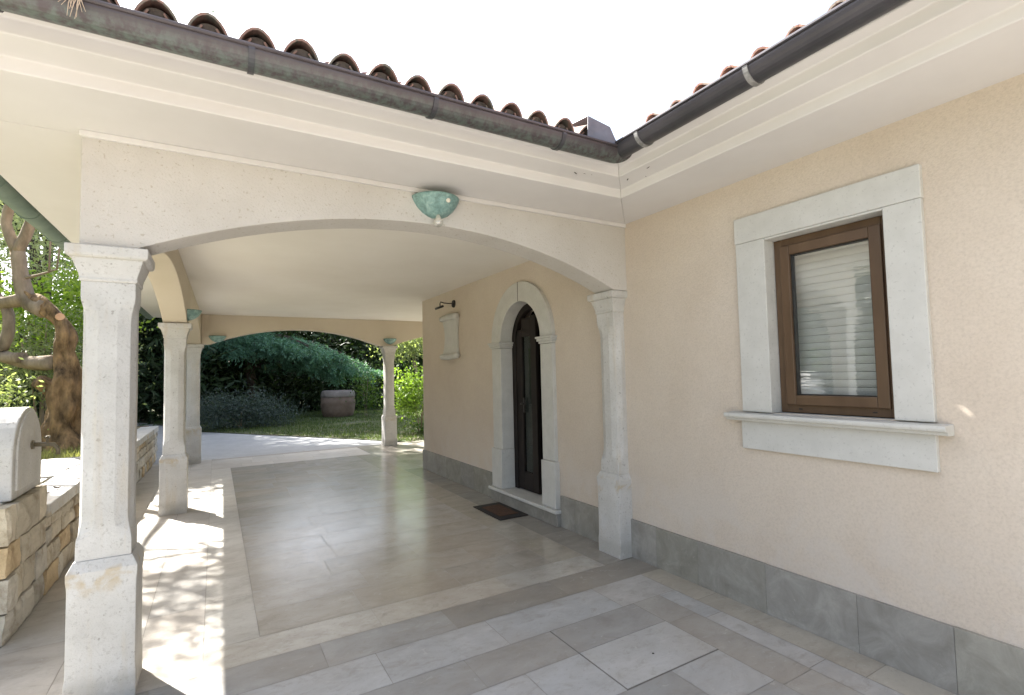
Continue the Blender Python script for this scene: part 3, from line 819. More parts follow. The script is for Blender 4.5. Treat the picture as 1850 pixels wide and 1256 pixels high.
mb.lathe([(.012, .02), (.020, .006), (.028, -.008), (.036, -.03), (.034, -.05), (.02, -.064), (0, -.068)], tuple(c), 16); mb.build('bulb', 'bulb_glass', t, smooth=True)
mb = MB(); mb.lathe([(.012, .018), (.018, 0), (.02, -.022), (.012, -.03), (0, -.031)], tuple(c), 12); mb.build('bulb_cap', 'bulb', t, smooth=True)
bowl_lamp((xl(7.54) + .125, 7.45, 2.475), (1, 0), .155, 'verdigris half-bowl lamp above the middle pillar')
bowl_lamp((.03, 11.64, 2.475), (0, -1), .155, 'verdigris half-bowl lamp in the corner above the far corner pillar')
bowl_lamp((3.50, 11.58, 2.470), (0, -1), .155, 'verdigris half-bowl lamp above the far pillar before the lawn')

# scroll plaque and its picture lamp
t = thing('scroll_plaque', (WX, 7.13, 2.18), 'carved pale stone scroll plaque hung on the peach wall', 'plaque')
mb = MB()
def scroll_half(y): # gentle S sheet
    pass
rows = []
for k in range(25):
    u = k / 24; z = 1.90 + .56 * u
    bow = .018 + .030 * (2 * u - 1) ** 2
    hw = .235 + .03 * (2 * u - 1) ** 2
    rows.append([(WX - .004, 7.13 - hw, z), (WX - bow - .012, 7.13 - hw, z), (WX - bow, 7.13 - hw * .5, z), (WX - bow, 7.13 + hw * .5, z), (WX - bow - .012, 7.13 + hw, z), (WX - .004, 7.13 + hw, z)])
mb.loft(rows); mb.build('sheet', 'surround', t, smooth=False, bevel=.003)
for (z, nm, sg) in ((2.475, 'upper_roll', 1), (1.885, 'lower_roll', -1)):
    mb = MB()
    sp = []
    for k in range(26):
        th = -PI / 2 + k / 25 * 2.6 * PI; rr = .050 - .030 * k / 25
        sp.append((WX - .055 - rr * math.cos(th) * 1.0, z + sg * rr * math.sin(th) * 1.0))
    mb.tube([(WX - .055, 6.83, z), (WX - .055, 6.90, z), (WX - .052, 7.13, z + sg * .012), (WX - .055, 7.36, z), (WX - .055, 7.43, z)], [.040, .046, .050, .046, .040], 16)
    mb.build(nm, 'surround', t, smooth=True)
t = thing('picture_lamp', (WX, 7.05, 2.68), 'small black iron bracket lamp above the scroll plaque', 'bracket lamp')
mb = MB(); mb.tube([(WX - .001, 7.05, 2.68), (WX - .02, 7.05, 2.68), (WX - .028, 7.05, 2.68)], [.06, .055, .02], 18); mb.build('rose', 'iron', t)
mb = MB(); mb.tube([(WX - .02, 7.05, 2.68), (WX - .16, 7.06, 2.685), (WX - .215, 7.06, 2.70), (WX - .225, 7.06, 2.67), (WX - .225, 7.06, 2.625)], .009, 8); mb.build('arm', 'iron', t, smooth=True)
mb = MB(); mb.tube([(WX - .225, 6.94, 2.625), (WX - .228, 6.95, 2.62), (WX - .228, 7.22, 2.615), (WX - .225, 7.23, 2.615)], [.008, .018, .018, .008], 10); mb.build('lamp_bar', 'iron', t, smooth=True)

# dry straw caught in the gutter
t = thing('dry_straw', (-.44, 2.392, 3.06), 'tuft of dry straw hanging over the front gutter', 'straw')
mb = MB()
for k in range(13):
    x0 = -.47 + rnd.gauss(.01, .014); L_ = rnd.uniform(.04, .115); dx = rnd.gauss(-.01, .03)
    mb.tube([(x0, 2.42, 3.068), (x0 + .004, 2.385, 3.062), (x0 + dx * .5, 2.377, 3.06 - L_ * .5), (x0 + dx, 2.379, 3.06 - L_)], [.0022, .002, .0016, .0008], 4)
for k in range(2): mb.tube([(-.54 + .05 * k, 2.43, 3.07), (-.57 + .04 * k, 2.384, 3.064), (-.55 + .04 * k, 2.378, 3.03 + rnd.uniform(-.01, .01))], .0016, 4)
mb.build('strands', 'straw', t)

# ------------------------------------------------------------------ stone wall and fountain on the left
def block_face(mb, xf, y0, y1, z0, z1, depth, seed, hmin=.13, hmax=.22, gap=.013):
    rr = random.Random(seed); z = z0
    while z < z1 - .02:
        h = rr.uniform(hmin, hmax)
        if z1 - (z + h) < .09: h = z1 - z
        y = y0 + (0)
        first = True
        while y < y1 - .02:
            wd = rr.uniform(.16, .5)
            if first: wd *= rr.uniform(.5, 1); first = False
            if y1 - (y + wd) < .12: wd = y1 - y
            pr = rr.uniform(0, .022)
            k = rr.uniform(.70, 1.0); hue = rr.random()
            tone = (.60 * k, .54 * k, .43 * k) if hue < .55 else (.56 * k, .53 * k, .465 * k) if hue < .85 else (.55 * k, .43 * k, .27 * k)
            xo = xf(y + wd / 2) if callable(xf) else xf
            g2 = gap / 2
            # uneven hewn front
            def F(yy, zz): return xo + pr + .012 * noise.noise(Vector((yy * 8, zz * 8, seed))) + .006 * noise.noise(Vector((yy * 23, zz * 23, seed)))
            ny, nz = 7, 5
            vs = []; fs = []
            for j in range(nz + 1):
                for i in range(ny + 1):
                    yy = y + g2 + (wd - gap) * i / ny; zz = z + g2 + (h - gap) * j / nz
                    edge = (i in (0, ny)) or (j in (0, nz))
                    vs.append((F(yy, zz) - (.012 if edge else 0), yy, zz))
            for j in range(nz):
                for i in range(ny):
                    a = j * (ny + 1) + i; fs.append((a, a + 1, a + ny + 2, a + ny + 1))
            b0 = len(vs)
            for (yy, zz) in ((y + g2, z + g2), (y + wd - g2, z + g2), (y + wd - g2, z + h - g2), (y + g2, z + h - g2)): vs.append((xo - depth, yy, zz))
            c0, c1, c2, c3 = 0, ny, (nz + 1) * (ny + 1) - 1, nz * (ny + 1)
            fs += [(b0, b0 + 1) + tuple(range(c1, c0 - 1, -1)), (b0 + 1, b0 + 2) + tuple(range(c2, c1 - 1, -(ny + 1))), (b0 + 2, b0 + 3) + tuple(range(c3, c2 + 1)), (b0 + 3, b0) + tuple(range(c0, c3 + 1, ny + 1))]
            mb.add(vs, fs, tone)
            y += wd
        z += h
wallx = lambda y: -1.12 + .013 * (y - 4.3)
t = thing('stone_wall', (-1.2, 8.5, 0), 'low rubble stone wall with smooth coping edging the garden bed', 'wall')
mb = MB(); block_face(mb, wallx, 5.17, 12.6, 0, .585, .10, 5); mb.build('stonework', 'block', t, tones=True)
mb = MB()
for k in range(1): mb.loft([[(wallx(y) - .06, y, 0), (wallx(y) - .30, y, 0), (wallx(y) - .30, y, .586), (wallx(y) - .06, y, .586)] for y in (5.16, 12.585)])
mb.build('core', 'tile_in', t)
mb = MB(); y = 5.16
while y < 12.6:
    e_ = min(12.62, y + rnd.uniform(.7, 1.1)); x = wallx((y + e_) / 2)
    mb.box(x - .27, x + .025, y + .002, e_ - .002, .588, .69 + rnd.uniform(-.003, .003)); y = e_
mb.build('coping', 'stone', t, bevel=.012)

t = thing('fountain', (-1.35, 4.7, 0), 'round-topped pale stone wall fountain with bronze tap', 'fountain')
mb = MB(); block_face(mb, -1.10, 4.32, 5.16, 0, .84, .12, 11, .15, .24); mb.build('stonework', 'block', t, tones=True)
mb = MB(); mb.box(-2.1, -1.17, 4.30, 5.155, 0, .845); mb.build('pier', 'stone', t, bevel=.01)
mb = MB()
poly = [(4.50, .846), (5.14, .846), (5.14, 1.10)] + [(4.82 + .32 * math.cos(a), 1.10 + .34 * math.sin(a)) for a in np.linspace(.12, PI - .12, 22)] + [(4.50, 1.10)]
mb.prism(poly, 'x', -2.05, -1.13); mb.build('arched_block', 'stone', t, bevel=.01)
mb = MB()
poly2 = [(4.82 + (p[0] - 4.82) * .82, .90 + (p[1] - .846) * .86) for p in poly]
mb.prism(poly2, 'x', -1.14, -1.118); mb.build('arched_panel', 'stone', t, bevel=.006)
tap = part_empty('tap', (-1.12, 4.84, 1.16), t)
mb = MB(); mb.tube([(-1.12, 4.84, 1.17), (-1.06, 4.84, 1.17), (-1.0, 4.84, 1.165), (-.975, 4.84, 1.13), (-.975, 4.84, 1.09)], [.016, .016, .014, .012, .013], 10); mb.tube([(-1.035, 4.84, 1.17), (-1.035, 4.84, 1.215)], .008, 8); mb.build('spout', 'brass', tap, smooth=True)
mb = MB(); mb.tube([(-1.035, 4.79, 1.22), (-1.035, 4.89, 1.22)], .008, 8); mb.build('handle', 'brass', tap, smooth=True)
mb = MB(); mb.tube([(-1.119, 4.84, 1.17), (-1.105, 4.84, 1.17)], .032, 14); mb.build('rosette', 'brass', tap)

# a few curled dry leaves lying on the coping
for i, (x, y, a_) in enumerate([(-1.20, 5.55, .3), (-1.26, 5.72, 1.4), (-1.17, 5.80, 2.5)]):
    mb = MB(); vs = []; fs = []
    for j in range(7):
        u = j / 6; wd = .020 * math.sin(PI * (.08 + .88 * u)); zz = .697 + .014 * (2 * u - 1) ** 2
        for q in (-1, 0, 1):
            lx = (u - .5) * .075; ly = q * wd
            vs.append((x + lx * math.cos(a_) - ly * math.sin(a_), y + lx * math.sin(a_) + ly * math.cos(a_), zz + .007 * abs(q)))
    for j in range(6):
        for q in range(2): fs.append((j * 3 + q, j * 3 + q + 1, j * 3 + q + 4, j * 3 + q + 3))
    mb.add(vs, fs)
    tag(mb.build('dry_leaf', 'darkbark'), ['curled dry leaf on the wall coping, nearest the fountain', 'curled dry leaf on the wall coping, set back from its edge', 'curled dry leaf at the front edge of the wall coping'][i], 'leaf', 'dry leaves on the wall coping')

# ------------------------------------------------------------------ plants
def leaves(name, mat, parent, blobs, n, size, aspect=.45, seed=0, shell=.5, droop=0.0, flat=0.0, clump=0, extra=None):
    """blobs: (cx,cy,cz, rx,ry,rz, weight). One mesh of n leaf-shaped quads scattered in clumps."""
    g = np.random.default_rng(seed)
    bl = np.array(blobs, float); wgt = bl[:, 6] / bl[:, 6].sum()
    if clump:
        m = max(1, n // clump)
        idx = g.choice(len(bl), m, p=wgt)
        d = g.normal(size=(m, 3)); d /= np.linalg.norm(d, axis=1)[:, None]
        rr = (shell + (1 - shell) * g.random(m)) ** .7
        cen = bl[idx, :3] + d * rr[:, None] * bl[idx, 3:6]
        cr = size * (1.6 + 2.0 * g.random(m))
        P = np.repeat(cen, clump, 0) + g.normal(size=(m * clump, 3)) * np.repeat(cr, clump)[:, None] * np.array([1, 1, .7])
        n = m * clump
    else:
        idx = g.choice(len(bl), n, p=wgt)
        d = g.normal(size=(n, 3)); d /= np.linalg.norm(d, axis=1)[:, None]
        rr = (shell + (1 - shell) * g.random(n)) ** .7
        P = bl[idx, :3] + d * rr[:, None] * bl[idx, 3:6]
    ax = g.normal(size=(n, 3)); ax[:, 2] = ax[:, 2] * (1 - flat) - droop; ax /= np.linalg.norm(ax, axis=1)[:, None]
    up = g.normal(size=(n, 3)) * (1 - .5 * flat); up[:, 2] += .6 + flat
    sd = np.cross(ax, up); sd /= np.linalg.norm(sd, axis=1)[:, None] + 1e-9
    L = size * (.6 + .8 * g.random(n))[:, None]; W = L * aspect
    nrm = np.cross(sd, ax)
    V = np.stack([P, P + ax * L * .45 + sd * W * .5 + nrm * W * .12, P + ax * L, P + ax * L * .45 - sd * W * .5 + nrm * W * .12], 1).reshape(-1, 3)
    if extra is not None: pass
    off = parent_world(parent) if parent else Vector((0, 0, 0)); V = V - np.array(off)
    me = bpy.data.meshes.new(name)
    me.vertices.add(len(V)); me.vertices.foreach_set('co', V.ravel().astype(np.float32))
    me.loops.add(4 * n); me.loops.foreach_set('vertex_index', np.arange(4 * n, dtype=np.int32))
    me.polygons.add(n); me.polygons.foreach_set('loop_start', np.arange(0, 4 * n, 4, dtype=np.int32))
    me.update(calc_edges=True); me.materials.append(M[mat])
    o = bpy.data.objects.new(name, me); COL.objects.link(o)
    if parent: o.parent = parent
    return o

def bend(pts, k=3):
    """smooth a polyline"""
    P = [Vector(p) for p in pts]; out = []
    for i in range(len(P) - 1):
        p0 = P[max(i - 1, 0)]; p1 = P[i]; p2 = P[i + 1]; p3 = P[min(i + 2, len(P) - 1)]
        for j in range(k):
            t = j / k
            out.append(.5 * ((2 * p1) + (p2 - p0) * t + (2 * p0 - 5 * p1 + 4 * p2 - p3) * t * t + (3 * p1 - p0 - 3 * p2 + p3) * t ** 3))
    out.append(P[-1]); return out
def taper(a, b, n): return [a + (b - a) * i / (n - 1) for i in range(n)]

# --- the old olive in the bed
ol = thing('olive_tree', (-2.2, 11.3, .45), 'old olive tree with thick gnarled brown trunk behind the stone wall', 'tree')
mb = MB()
tr_pts = bend([(-2.16, 11.32, .40), (-2.14, 11.3, .62), (-2.16, 11.28, .95), (-2.17, 11.28, 1.35), (-2.16, 11.28, 1.7), (-2.22, 11.3, 2.05), (-2.21, 11.27, 2.45), (-2.36, 11.33, 2.78), (-2.62, 11.45, 3.0), (-2.86, 11.58, 3.08)], 4)
rad = list(np.interp(np.linspace(0, 1, len(tr_pts)), [0, .06, .15, .28, .38, .5, .62, .75, .9, 1], [.50, .42, .33, .265, .20, .155, .13, .12, .115, .11]))
mb.tube(tr_pts, rad[:len(tr_pts)], 34, jitter=.75)
mb.tube(bend([(-2.3, 11.25, 1.5), (-2.45, 11.2, 1.62), (-2.52, 11.15, 1.66)]), taper(.13, .10, 7), 12, jitter=.6)
mb.build('trunk', 'bark', ol, smooth=True)
mb = MB()
mb.tube(bend([(-2.5, 11.36, 2.86), (-2.8, 11.57, 3.05), (-2.88, 11.6, 3.45), (-2.93, 11.59, 3.9)]), taper(.14, .10, 10), 12, jitter=.25)
mb.tube(bend([(-2.93, 11.59, 3.85), (-2.75, 11.45, 4.28), (-2.7, 11.3, 4.7), (-3.1, 11.0, 5.4), (-3.5, 10.6, 6.2)]), taper(.095, .022, 13), 10, jitter=.25)
mb.tube(bend([(-2.93, 11.59, 3.85), (-3.1, 11.66, 4.35), (-3.05, 11.6, 4.95), (-3.7, 11.5, 5.7), (-4.2, 11.2, 6.6)]), taper(.095, .025, 13), 10, jitter=.25)
mb.tube(bend([(-2.8, 11.55, 3.05), (-3.2, 11.8, 3.0), (-3.7, 12.0, 3.2), (-4.3, 12.0, 3.9)]), taper(.13, .06, 10), 10, jitter=.3)
mb.tube(bend([(-2.8, 11.5, 2.05), (-3.15, 11.8, 2.1), (-3.05, 11.75, 2.5), (-3.12, 11.8, 2.95), (-3.4, 11.9, 3.3)]), taper(.10, .07, 13), 10, jitter=.3)
mb.tube(bend([(-2.35, 11.3, 1.95), (-2.8, 11.6, 1.98), (-3.3, 11.9, 2.15), (-4, 12.2, 2.3)]), taper(.12, .09, 10), 10, jitter=.3)
mb.tube(bend([(-2.85, 11.57, 3.4), (-2.6, 11.4, 3.45), (-2.35, 11.3, 3.55)]), taper(.03, .012, 7), 6)
mb.tube(bend([(-2.45, 11.3, 3.5), (-2.44, 11.3, 4.2), (-2.4, 11.2, 4.9)]), taper(.018, .012, 7), 6)
mb.tube(bend([(-2.35, 11.3, 3.55), (-2.3, 11.3, 4.2), (-2.2, 11.2, 4.9)]), taper(.014, .008, 7), 6)
mb.build('limbs', 'limb', ol, smooth=True)
mb = MB(); mb.tube([(-2.27, 11.18, 2.72), (-2.255, 11.12, 2.72)], [.065, .06], 12); mb.build('cut_stub', 'clayspot', ol)
leaves('crown', 'leaf_olive', ol, [(-2.6, 10.6, 6.5, 1.5, 1.2, .65, 3), (-3.5, 10.8, 6.4, 1.1, 1.0, .8, 1.6), (-2.9, 9.9, 6.4, 1.1, .85, .45, 2.2), (-3.1, 9.15, 6.15, .95, .65, .32, 2.6), (-4.3, 12.0, 4.4, .9, .9, .8, 1.2), (-3.4, 9.95, 6.45, 1.2, .8, .45, 1.6)], 7200, .085, .30, 1, .1, .2, 0, 36)
tw = MB(); rq = random.Random(4)
for k in range(26):
    p0 = Vector((-3.6 + rq.uniform(-.6, .8), 10.7 + rq.uniform(-.6, .6), 6.2 + rq.uniform(-.4, .3))); p2 = Vector((-2.4 + rq.uniform(-1.3, 1.2), 9.9 + rq.uniform(-1.1, 1.2), 6.35 + rq.uniform(-.35, .25)))
    tw.tube(bend([p0, (p0 + p2) / 2 + Vector((rq.uniform(-.3, .3), rq.uniform(-.3, .3), .2)), p2]), taper(.035, .012, 7), 5)
tw.build('branches', 'limb', ol)

# --- lighter trees and bushes in the left garden
def bush(name, loc, label, cat, mat, blobs, n, size, seed, stem=None, aspect=.5, group=None, clump=9, droop=.1, shell=.45, bark='limb'):
    t = thing(name, loc, label, cat, group)
    X, Y, Z = loc
    leaves('crown', mat, t, [(X + b[0], Y + b[1], Z + b[2], *b[3:]) for b in blobs], n, size, aspect, seed, shell, droop, 0, clump)
    rr = random.Random(seed)
    mb = MB()
    if stem:
        for k in range(stem[0]):
            a = rr.uniform(0, 2 * PI); h = stem[1] * rr.uniform(.7, 1); sp = stem[2] * rr.uniform(.3, 1)
            mb.tube(bend([(X + .05 * math.cos(a), Y + .05 * math.sin(a), Z - .05), (X + sp * .3 * math.cos(a), Y + sp * .3 * math.sin(a), Z + h * .45), (X + sp * math.cos(a), Y + sp * math.sin(a), Z + h)]), taper(stem[3], stem[3] * .35, 7), 7, jitter=.2)
        mb.build('stems', bark, t, smooth=True)
    return t
bush('leafy_shrub', (-2.95, 14.2, .45), 'bright yellow-green leafy shrub behind the olive tree', 'shrub', 'leaf_sunny',
     [(.3, 0, 3.0, .75, .6, .55, 2), (.75, -.1, 2.75, .5, .5, .5, 1.6), (-.6, .1, 2.6, .8, .6, .6, 1.6), (.5, 0, 2.2, .6, .5, .4, 1.2), (-1.3, 0, 2.4, .6, .5, .6, 1.0), (1.1, .1, 3.2, .35, .3, .4, .8)], 6000, .11, 21, (5, 2.6, .5, .05), .5)
bush('trailing_shrub', (-2.9, 13.0, .45), 'pale silvery trailing shrub hanging around the olive trunk', 'shrub', 'leaf_pale',
     [(.3, 0, 1.9, .55, .3, .9, 2), (1.0, 0, 1.8, .35, .3, 1.0, 1.6), (-.5, 0, 1.7, .5, .3, .7, 1.2), (.0, -.3, 1.35, .5, .3, .5, 1.5), (.75, -.5, 1.1, .3, .3, .8, 1)], 6000, .075, 22, (4, 2.4, .4, .03), .4, droop=.8)
bush('silver_shrub', (-2.75, 10.2, .47), 'small silvery shrub at the foot of the olive trunk', 'shrub', 'leaf_pale',
     [(.05, 0, .6, .18, .18, .4, 1.5), (.12, 0, 1.05, .10, .10, .2, .8), (-.2, .1, .5, .2, .2, .35, 1)], 900, .065, 23, (4, 1.0, .2, .012), .4)
bush('tall_pale_tree', (-4.0, 15.2, .2), 'tall silver-leaved tree rising pale behind the olive', 'tree', 'leaf_silver',
     [(.5, 0, 4.5, 1.2, .7, .9, 2), (-.9, 0, 4.7, 1.1, .8, .9, 1.5), (.2, .2, 5.6, 1.4, .9, .7, 1.5), (1.3, .1, 3.9, .7, .5, .6, 1)], 9000, .10, 24, (3, 4.5, .7, .07), .3)
bush('dense_evergreen', (-3.9, 17.4, 0), 'tall dark evergreen with high crown standing where the drive begins', 'tree', 'leaf_mid',
     [(.1, .7, 8.0, 1.9, 1.7, 1.5, 3), (-.2, 2.0, 9.6, 1.9, 1.7, 1.5, 2), (-.9, 2.8, 10.6, 1.4, 1.3, 1.3, 1.5), (1.4, 1.3, 8.8, 1.4, 1.4, 1.2, 1.5), (1.3, 2.9, 10.5, 1.4, 1.4, 1.2, 1)], 16000, .22, 25, (2, 8.0, .6, .2), .5, bark='darkbark', clump=8)
bush('dark_hedge_shrub', (-4.6, 15.0, .2), 'dark clipped evergreen shrub in the shade left of the olive', 'shrub', 'needle_dark',
     [(0, 0, 1.0, 1.6, .8, 1.0, 2), (1.2, .4, .8, 1.0, .7, .8, 1.2)], 7000, .14, 26, (3, 1.2, .4, .06), .4, bark='darkbark')
bush('dark_hedge_shrub', (-7.0, 16.5, .0), 'broad dark evergreen shrub farthest left in the garden', 'shrub', 'needle_dark',
     [(0, 0, 1.4, 2.2, 1.0, 1.6, 2), (1.6, .6, 1.2, 1.3, .8, 1.2, 1.2)], 8000, .16, 27, (3, 1.8, .5, .08), .4, bark='darkbark')

# --- cedar with weeping blue-green shelves
def cedar(loc, label):
    t = thing('weeping_cedar', loc, label, 'tree')
    X, Y, Z = loc; g = np.random.default_rng(5); rr = random.Random(5)
    mb = MB(); mb.tube(bend([(X, Y, Z - .1), (X + .1, Y, Z + 1.2), (X - .1, Y, Z + 2.4), (X + .2, Y, Z + 3.6)]), taper(.26, .12, 10), 10, jitter=.25); mb.build('trunk', 'darkbark', t, smooth=True)
    seg_a = []; seg_d = []
    br = MB()
    for k in range(74):
        a = rr.uniform(PI * 1.02, PI * 1.98) if k % 5 else rr.uniform(0, PI)
        r1 = rr.uniform(1.6, 4.9) * (1.0 if math.cos(a) > .3 else .62)
        if k % 2 and math.cos(a) < .3: a = -math.acos(rr.uniform(.5, 1)); r1 = rr.uniform(2.6, 5.2)
        z0 = rr.uniform(2.95, 3.5)
        dr = max(0, math.cos(a)) * r1 / 4.9
        if k % 8 == 3: a = rr.uniform(-.8, -.15); z0 = rr.uniform(2.1, 2.35); r1 = rr.uniform(3.6, 5.6); dr = .15
        tip = Vector((X + r1 * math.cos(a), Y + r1 * .75 * math.sin(a), Z + z0 - rr.uniform(.1, .4) - 1.05 * dr))
        mid = Vector((X + r1 * .55 * math.cos(a), Y + r1 * .42 * math.sin(a), Z + z0 + .12 - .5 * dr))
        c = bend([(X, Y, Z + z0 - .1), mid, tip], 7)
        br.tube(c, taper(.04, .01, len(c)), 5)
        for i in range(3, len(c)):
            d = (c[i] - c[i - 1]).normalized(); sd = d.cross(Vector((0, 0, 1))).normalized()
            for q in range(12):
                w = rr.uniform(-.6, .6); hang = rr.uniform(.03, .22) * (1 if q % 6 else 2.0)
                b0 = c[i] + sd * w + Vector((0, 0, -abs(w) * .18 + rr.uniform(-.04, .06)))
                tw = (sd * w * .6 + d * .25 + Vector((0, 0, -hang)))
                if noise.noise(b0 * 1.5) + rr.uniform(-.2, .2) < -.06: continue
                seg_a.append(b0); seg_d.append(tw)
    br.build('branches', 'darkbark', t)
    A = np.array([tuple(v) for v in seg_a]); D = np.array([tuple(v) for v in seg_d])
    m = 16; n = len(A) * m
    u = g.random(n); P = np.repeat(A, m, 0) + np.repeat(D, m, 0) * u[:, None] + g.normal(size=(n, 3)) * .03
    ax = np.repeat(D, m, 0); ax /= np.linalg.norm(ax, axis=1)[:, None]; ax = ax * .8 + g.normal(size=(n, 3)) * .55; ax /= np.linalg.norm(ax, axis=1)[:, None]
    sd = np.cross(ax, g.normal(size=(n, 3))); sd /= np.linalg.norm(sd, axis=1)[:, None]
    L = (.08 + .10 * g.random(n))[:, None]; W = L * .24
    V = np.stack([P, P + ax * L * .5 + sd * W * .5, P + ax * L, P + ax * L * .5 - sd * W * .5], 1).reshape(-1, 3) - np.array(t.location)
    me = bpy.data.meshes.new('foliage'); me.vertices.add(len(V)); me.vertices.foreach_set('co', V.ravel().astype(np.float32))
    me.loops.add(4 * n); me.loops.foreach_set('vertex_index', np.arange(4 * n, dtype=np.int32))
    me.polygons.add(n); me.polygons.foreach_set('loop_start', np.arange(0, 4 * n, 4, dtype=np.int32)); me.update(calc_edges=True)
    me.materials.append(M['needle_blue']); o = bpy.data.objects.new('foliage', me); COL.objects.link(o); o.parent = t
cedar((1.3, 24.4, 0), 'weeping blue-green cedar spreading its shelves over the lawn')

# --- mounds and shrubs round the lawn
bush('juniper_mound', (.75, 19.0, 0), 'low grey-green juniper mound at the edge of the drive', 'shrub', 'leaf_grey',
     [(-.3, 0, .45, 1.1, .8, .5, 2), (.8, .2, .35, .9, .7, .38, 1.4), (-.8, 0, .65, .6, .5, .4, 1), (.3, 0, .75, .7, .5, .3, 1)], 12000, .10, 31, (5, .6, .8, .02), .22, clump=10)
bush('flowering_shrub', (4.95, 13.6, 0), 'bright leafy shrub standing just right of the far pillar', 'shrub', 'leaf_bright',
     [(-.25, 0, 1.2, .30, .28, .34, 2), (-.32, 0, .8, .25, .24, .30, 1.4), (-.25, 0, 1.55, .18, .18, .2, .7)], 2300, .085, 32, (7, 1.2, .28, .014), .5, clump=6)
bush('small_shrub', (5.6, 13.4, 0), 'small green seedling shrub beside the house corner', 'shrub', 'leaf_mid',
     [(0, 0, .22, .3, .25, .2, 1), (-.5, .1, .14, .25, .2, .14, .7)], 1300, .07, 33, (4, .3, .15, .008), .5, clump=6)
bush('sapling', (5.2, 20.5, 0), 'thin young sapling on the lawn left of the far pillar', 'sapling', 'leaf_mid',
     [(0, 0, 1.1, .35, .3, .6, 1), (.2, 0, .6, .5, .3, .3, .7)], 900, .09, 34, (3, 1.5, .15, .012), .5, clump=5)

# --- belt of tall trees behind
spots = [(-9.5, 24, 6.0, 'dark_conifer'), (-6.3, 25, 14.5, 'umbrella'), (-2.9, 28.5, 15.5, 'dark_conifer'), (-.3, 28, 13.5, 'dark_conifer'), (3.6, 30.5, 5.6, 'dark_conifer'), (7.0, 30, 6.2, 'dark_conifer'), (10.6, 31, 6.5, 'dark_conifer'), (14.5, 32, 8, 'dark_conifer'), (-13.5, 22, 5.5, 'dark_conifer'), (-1.2, 25.6, 14, 'dark_conifer')]
clabel = ['low dark conifer at the left end of the tree belt', 'tall dark pine with a high bare trunk behind the silver-leaved tree', 'tall dark conifer seen between the front and middle pillars', 'tall dark conifer behind the left part of the cedar', 'dark conifer closing the view behind the cedar crown', 'dark conifer standing behind the clay vat', 'dark conifer seen right of the far pillar', 'dark conifer hidden behind the house corner', 'dark conifer at the far left garden border', 'dark conifer standing nearest behind the juniper mound']
def conifer(i, x, y, h, label, z0=.8):
    t = thing('dark_conifer', (x, y, -.05), label, 'tree', 'dark conifers behind the garden')
    rr = random.Random(100 + i); mb = MB()
    mb.tube(bend([(x, y, -.1), (x + rr.uniform(-.2, .2), y, h * .4), (x + rr.uniform(-.3, .3), y, h * .92)]), taper(.28, .05, 7), 9, jitter=.2); mb.build('trunk', 'darkbark', t, smooth=True)
    bl = []
    z = z0
    while z < h:
        u = (z - z0 * .8) / (h - z0 * .8); rad = (2.7 * (1 - u) ** .8 + .45) * rr.uniform(.8, 1.15)
        for q in range(4):
            a = rr.uniform(0, 2 * PI)
            bl.append((x + rad * .55 * math.cos(a), y + rad * .55 * math.sin(a), z + rr.uniform(-.3, .3), rad * .62, rad * .62, .55, rad))
        z += .75 if h > 9 else .5
    leaves('crown', 'needle_dark', t, bl, 17000, .40, .26, 200 + i, .1, .35, .3, 7)
for i, (x, y, h, nm) in enumerate(spots): conifer(i, x, y, h, clabel[i], 8.6 if nm == 'umbrella' else .8)
ct = [o for o in COL.objects if o.name.startswith('dark_conifer') and o.get('label', '').startswith('dark conifer at the far left')][0]
for i, (x, y, k) in enumerate([(-15.5, 4.5, 1.1), (-16.5, 7.4, 1.3), (-15.8, 10.4, 1.15), (-16.6, 13.4, 1.3), (-16, 16.4, 1.2), (-16.4, 19.2, 1.3)]):
    q = copy_tree(ct); q.location = (x, y, .15); q.scale = (k * 1.25, k * 1.25, k); q.rotation_euler.z = i * 1.3
    q['label'] = 'dark border conifer beyond the side lawn, mirrored in the window pane'; q['group'] = 'border conifers beyond the side lawn'
bush('pale_leafed_tree', (8.9, 24.5, 0), 'yellow-green sunlit broadleaf tree at the right edge of the garden', 'tree', 'leaf_pale',
     [(0, 0, 4.0, 1.2, 1.0, 1.3, 2), (-.9, 0, 3.2, .9, .8, .7, 1.2), (.7, 0, 5.2, 1.2, 1.0, 1.2, 1.4)], 7000, .15, 41, (3, 3.6, .6, .09), .45)
# hedge mass behind the lawn
for i, (x, y, w, lab) in enumerate([(-1.6, 25.8, 2.0, 'dark undergrowth shrub left behind the juniper mound'), (2.4, 26.2, 2.4, 'dark undergrowth shrub behind the cedar trunk'), (6.5, 26.0, 2.2, 'dark undergrowth shrub behind the barrel'), (10.2, 25.6, 2.0, 'dark undergrowth shrub right of the far pillar')]):
    bush('undergrowth_shrub', (x, y, 0), lab, 'shrub', 'needle_dark', [(0, 0, .9, w, .8, .9, 2), (.8, 0, 1.6, w * .6, .7, .7, 1), (-1, 0, 1.4, w * .5, .6, .7, 1)], 5200, .20, 50 + i, (4, 1.2, .6, .04), .4, 'dark undergrowth shrubs behind the lawn', bark='darkbark')

# --- big clay barrel on the lawn
t = thing('clay_vat', (4.35, 21.6, 0), 'big squat weathered clay vat standing on the lawn', 'vat')
mb = MB(); mb.lathe([(.0, 0.0), (.54, 0.0), (.58, .03), (.645, .25), (.675, .52), (.665, .80)], (4.35, 21.6, 0), 36); mb.build('body', 'barrel', t, smooth=True)
mb = MB(); mb.lathe([(.668, .80), (.680, .815), (.672, .90), (.645, 1.00), (.61, 1.06), (.57, 1.07), (.54, 1.05), (.52, .85)], (4.35, 21.6, 0), 36); mb.build('rim', 'rimclay', t, smooth=True)

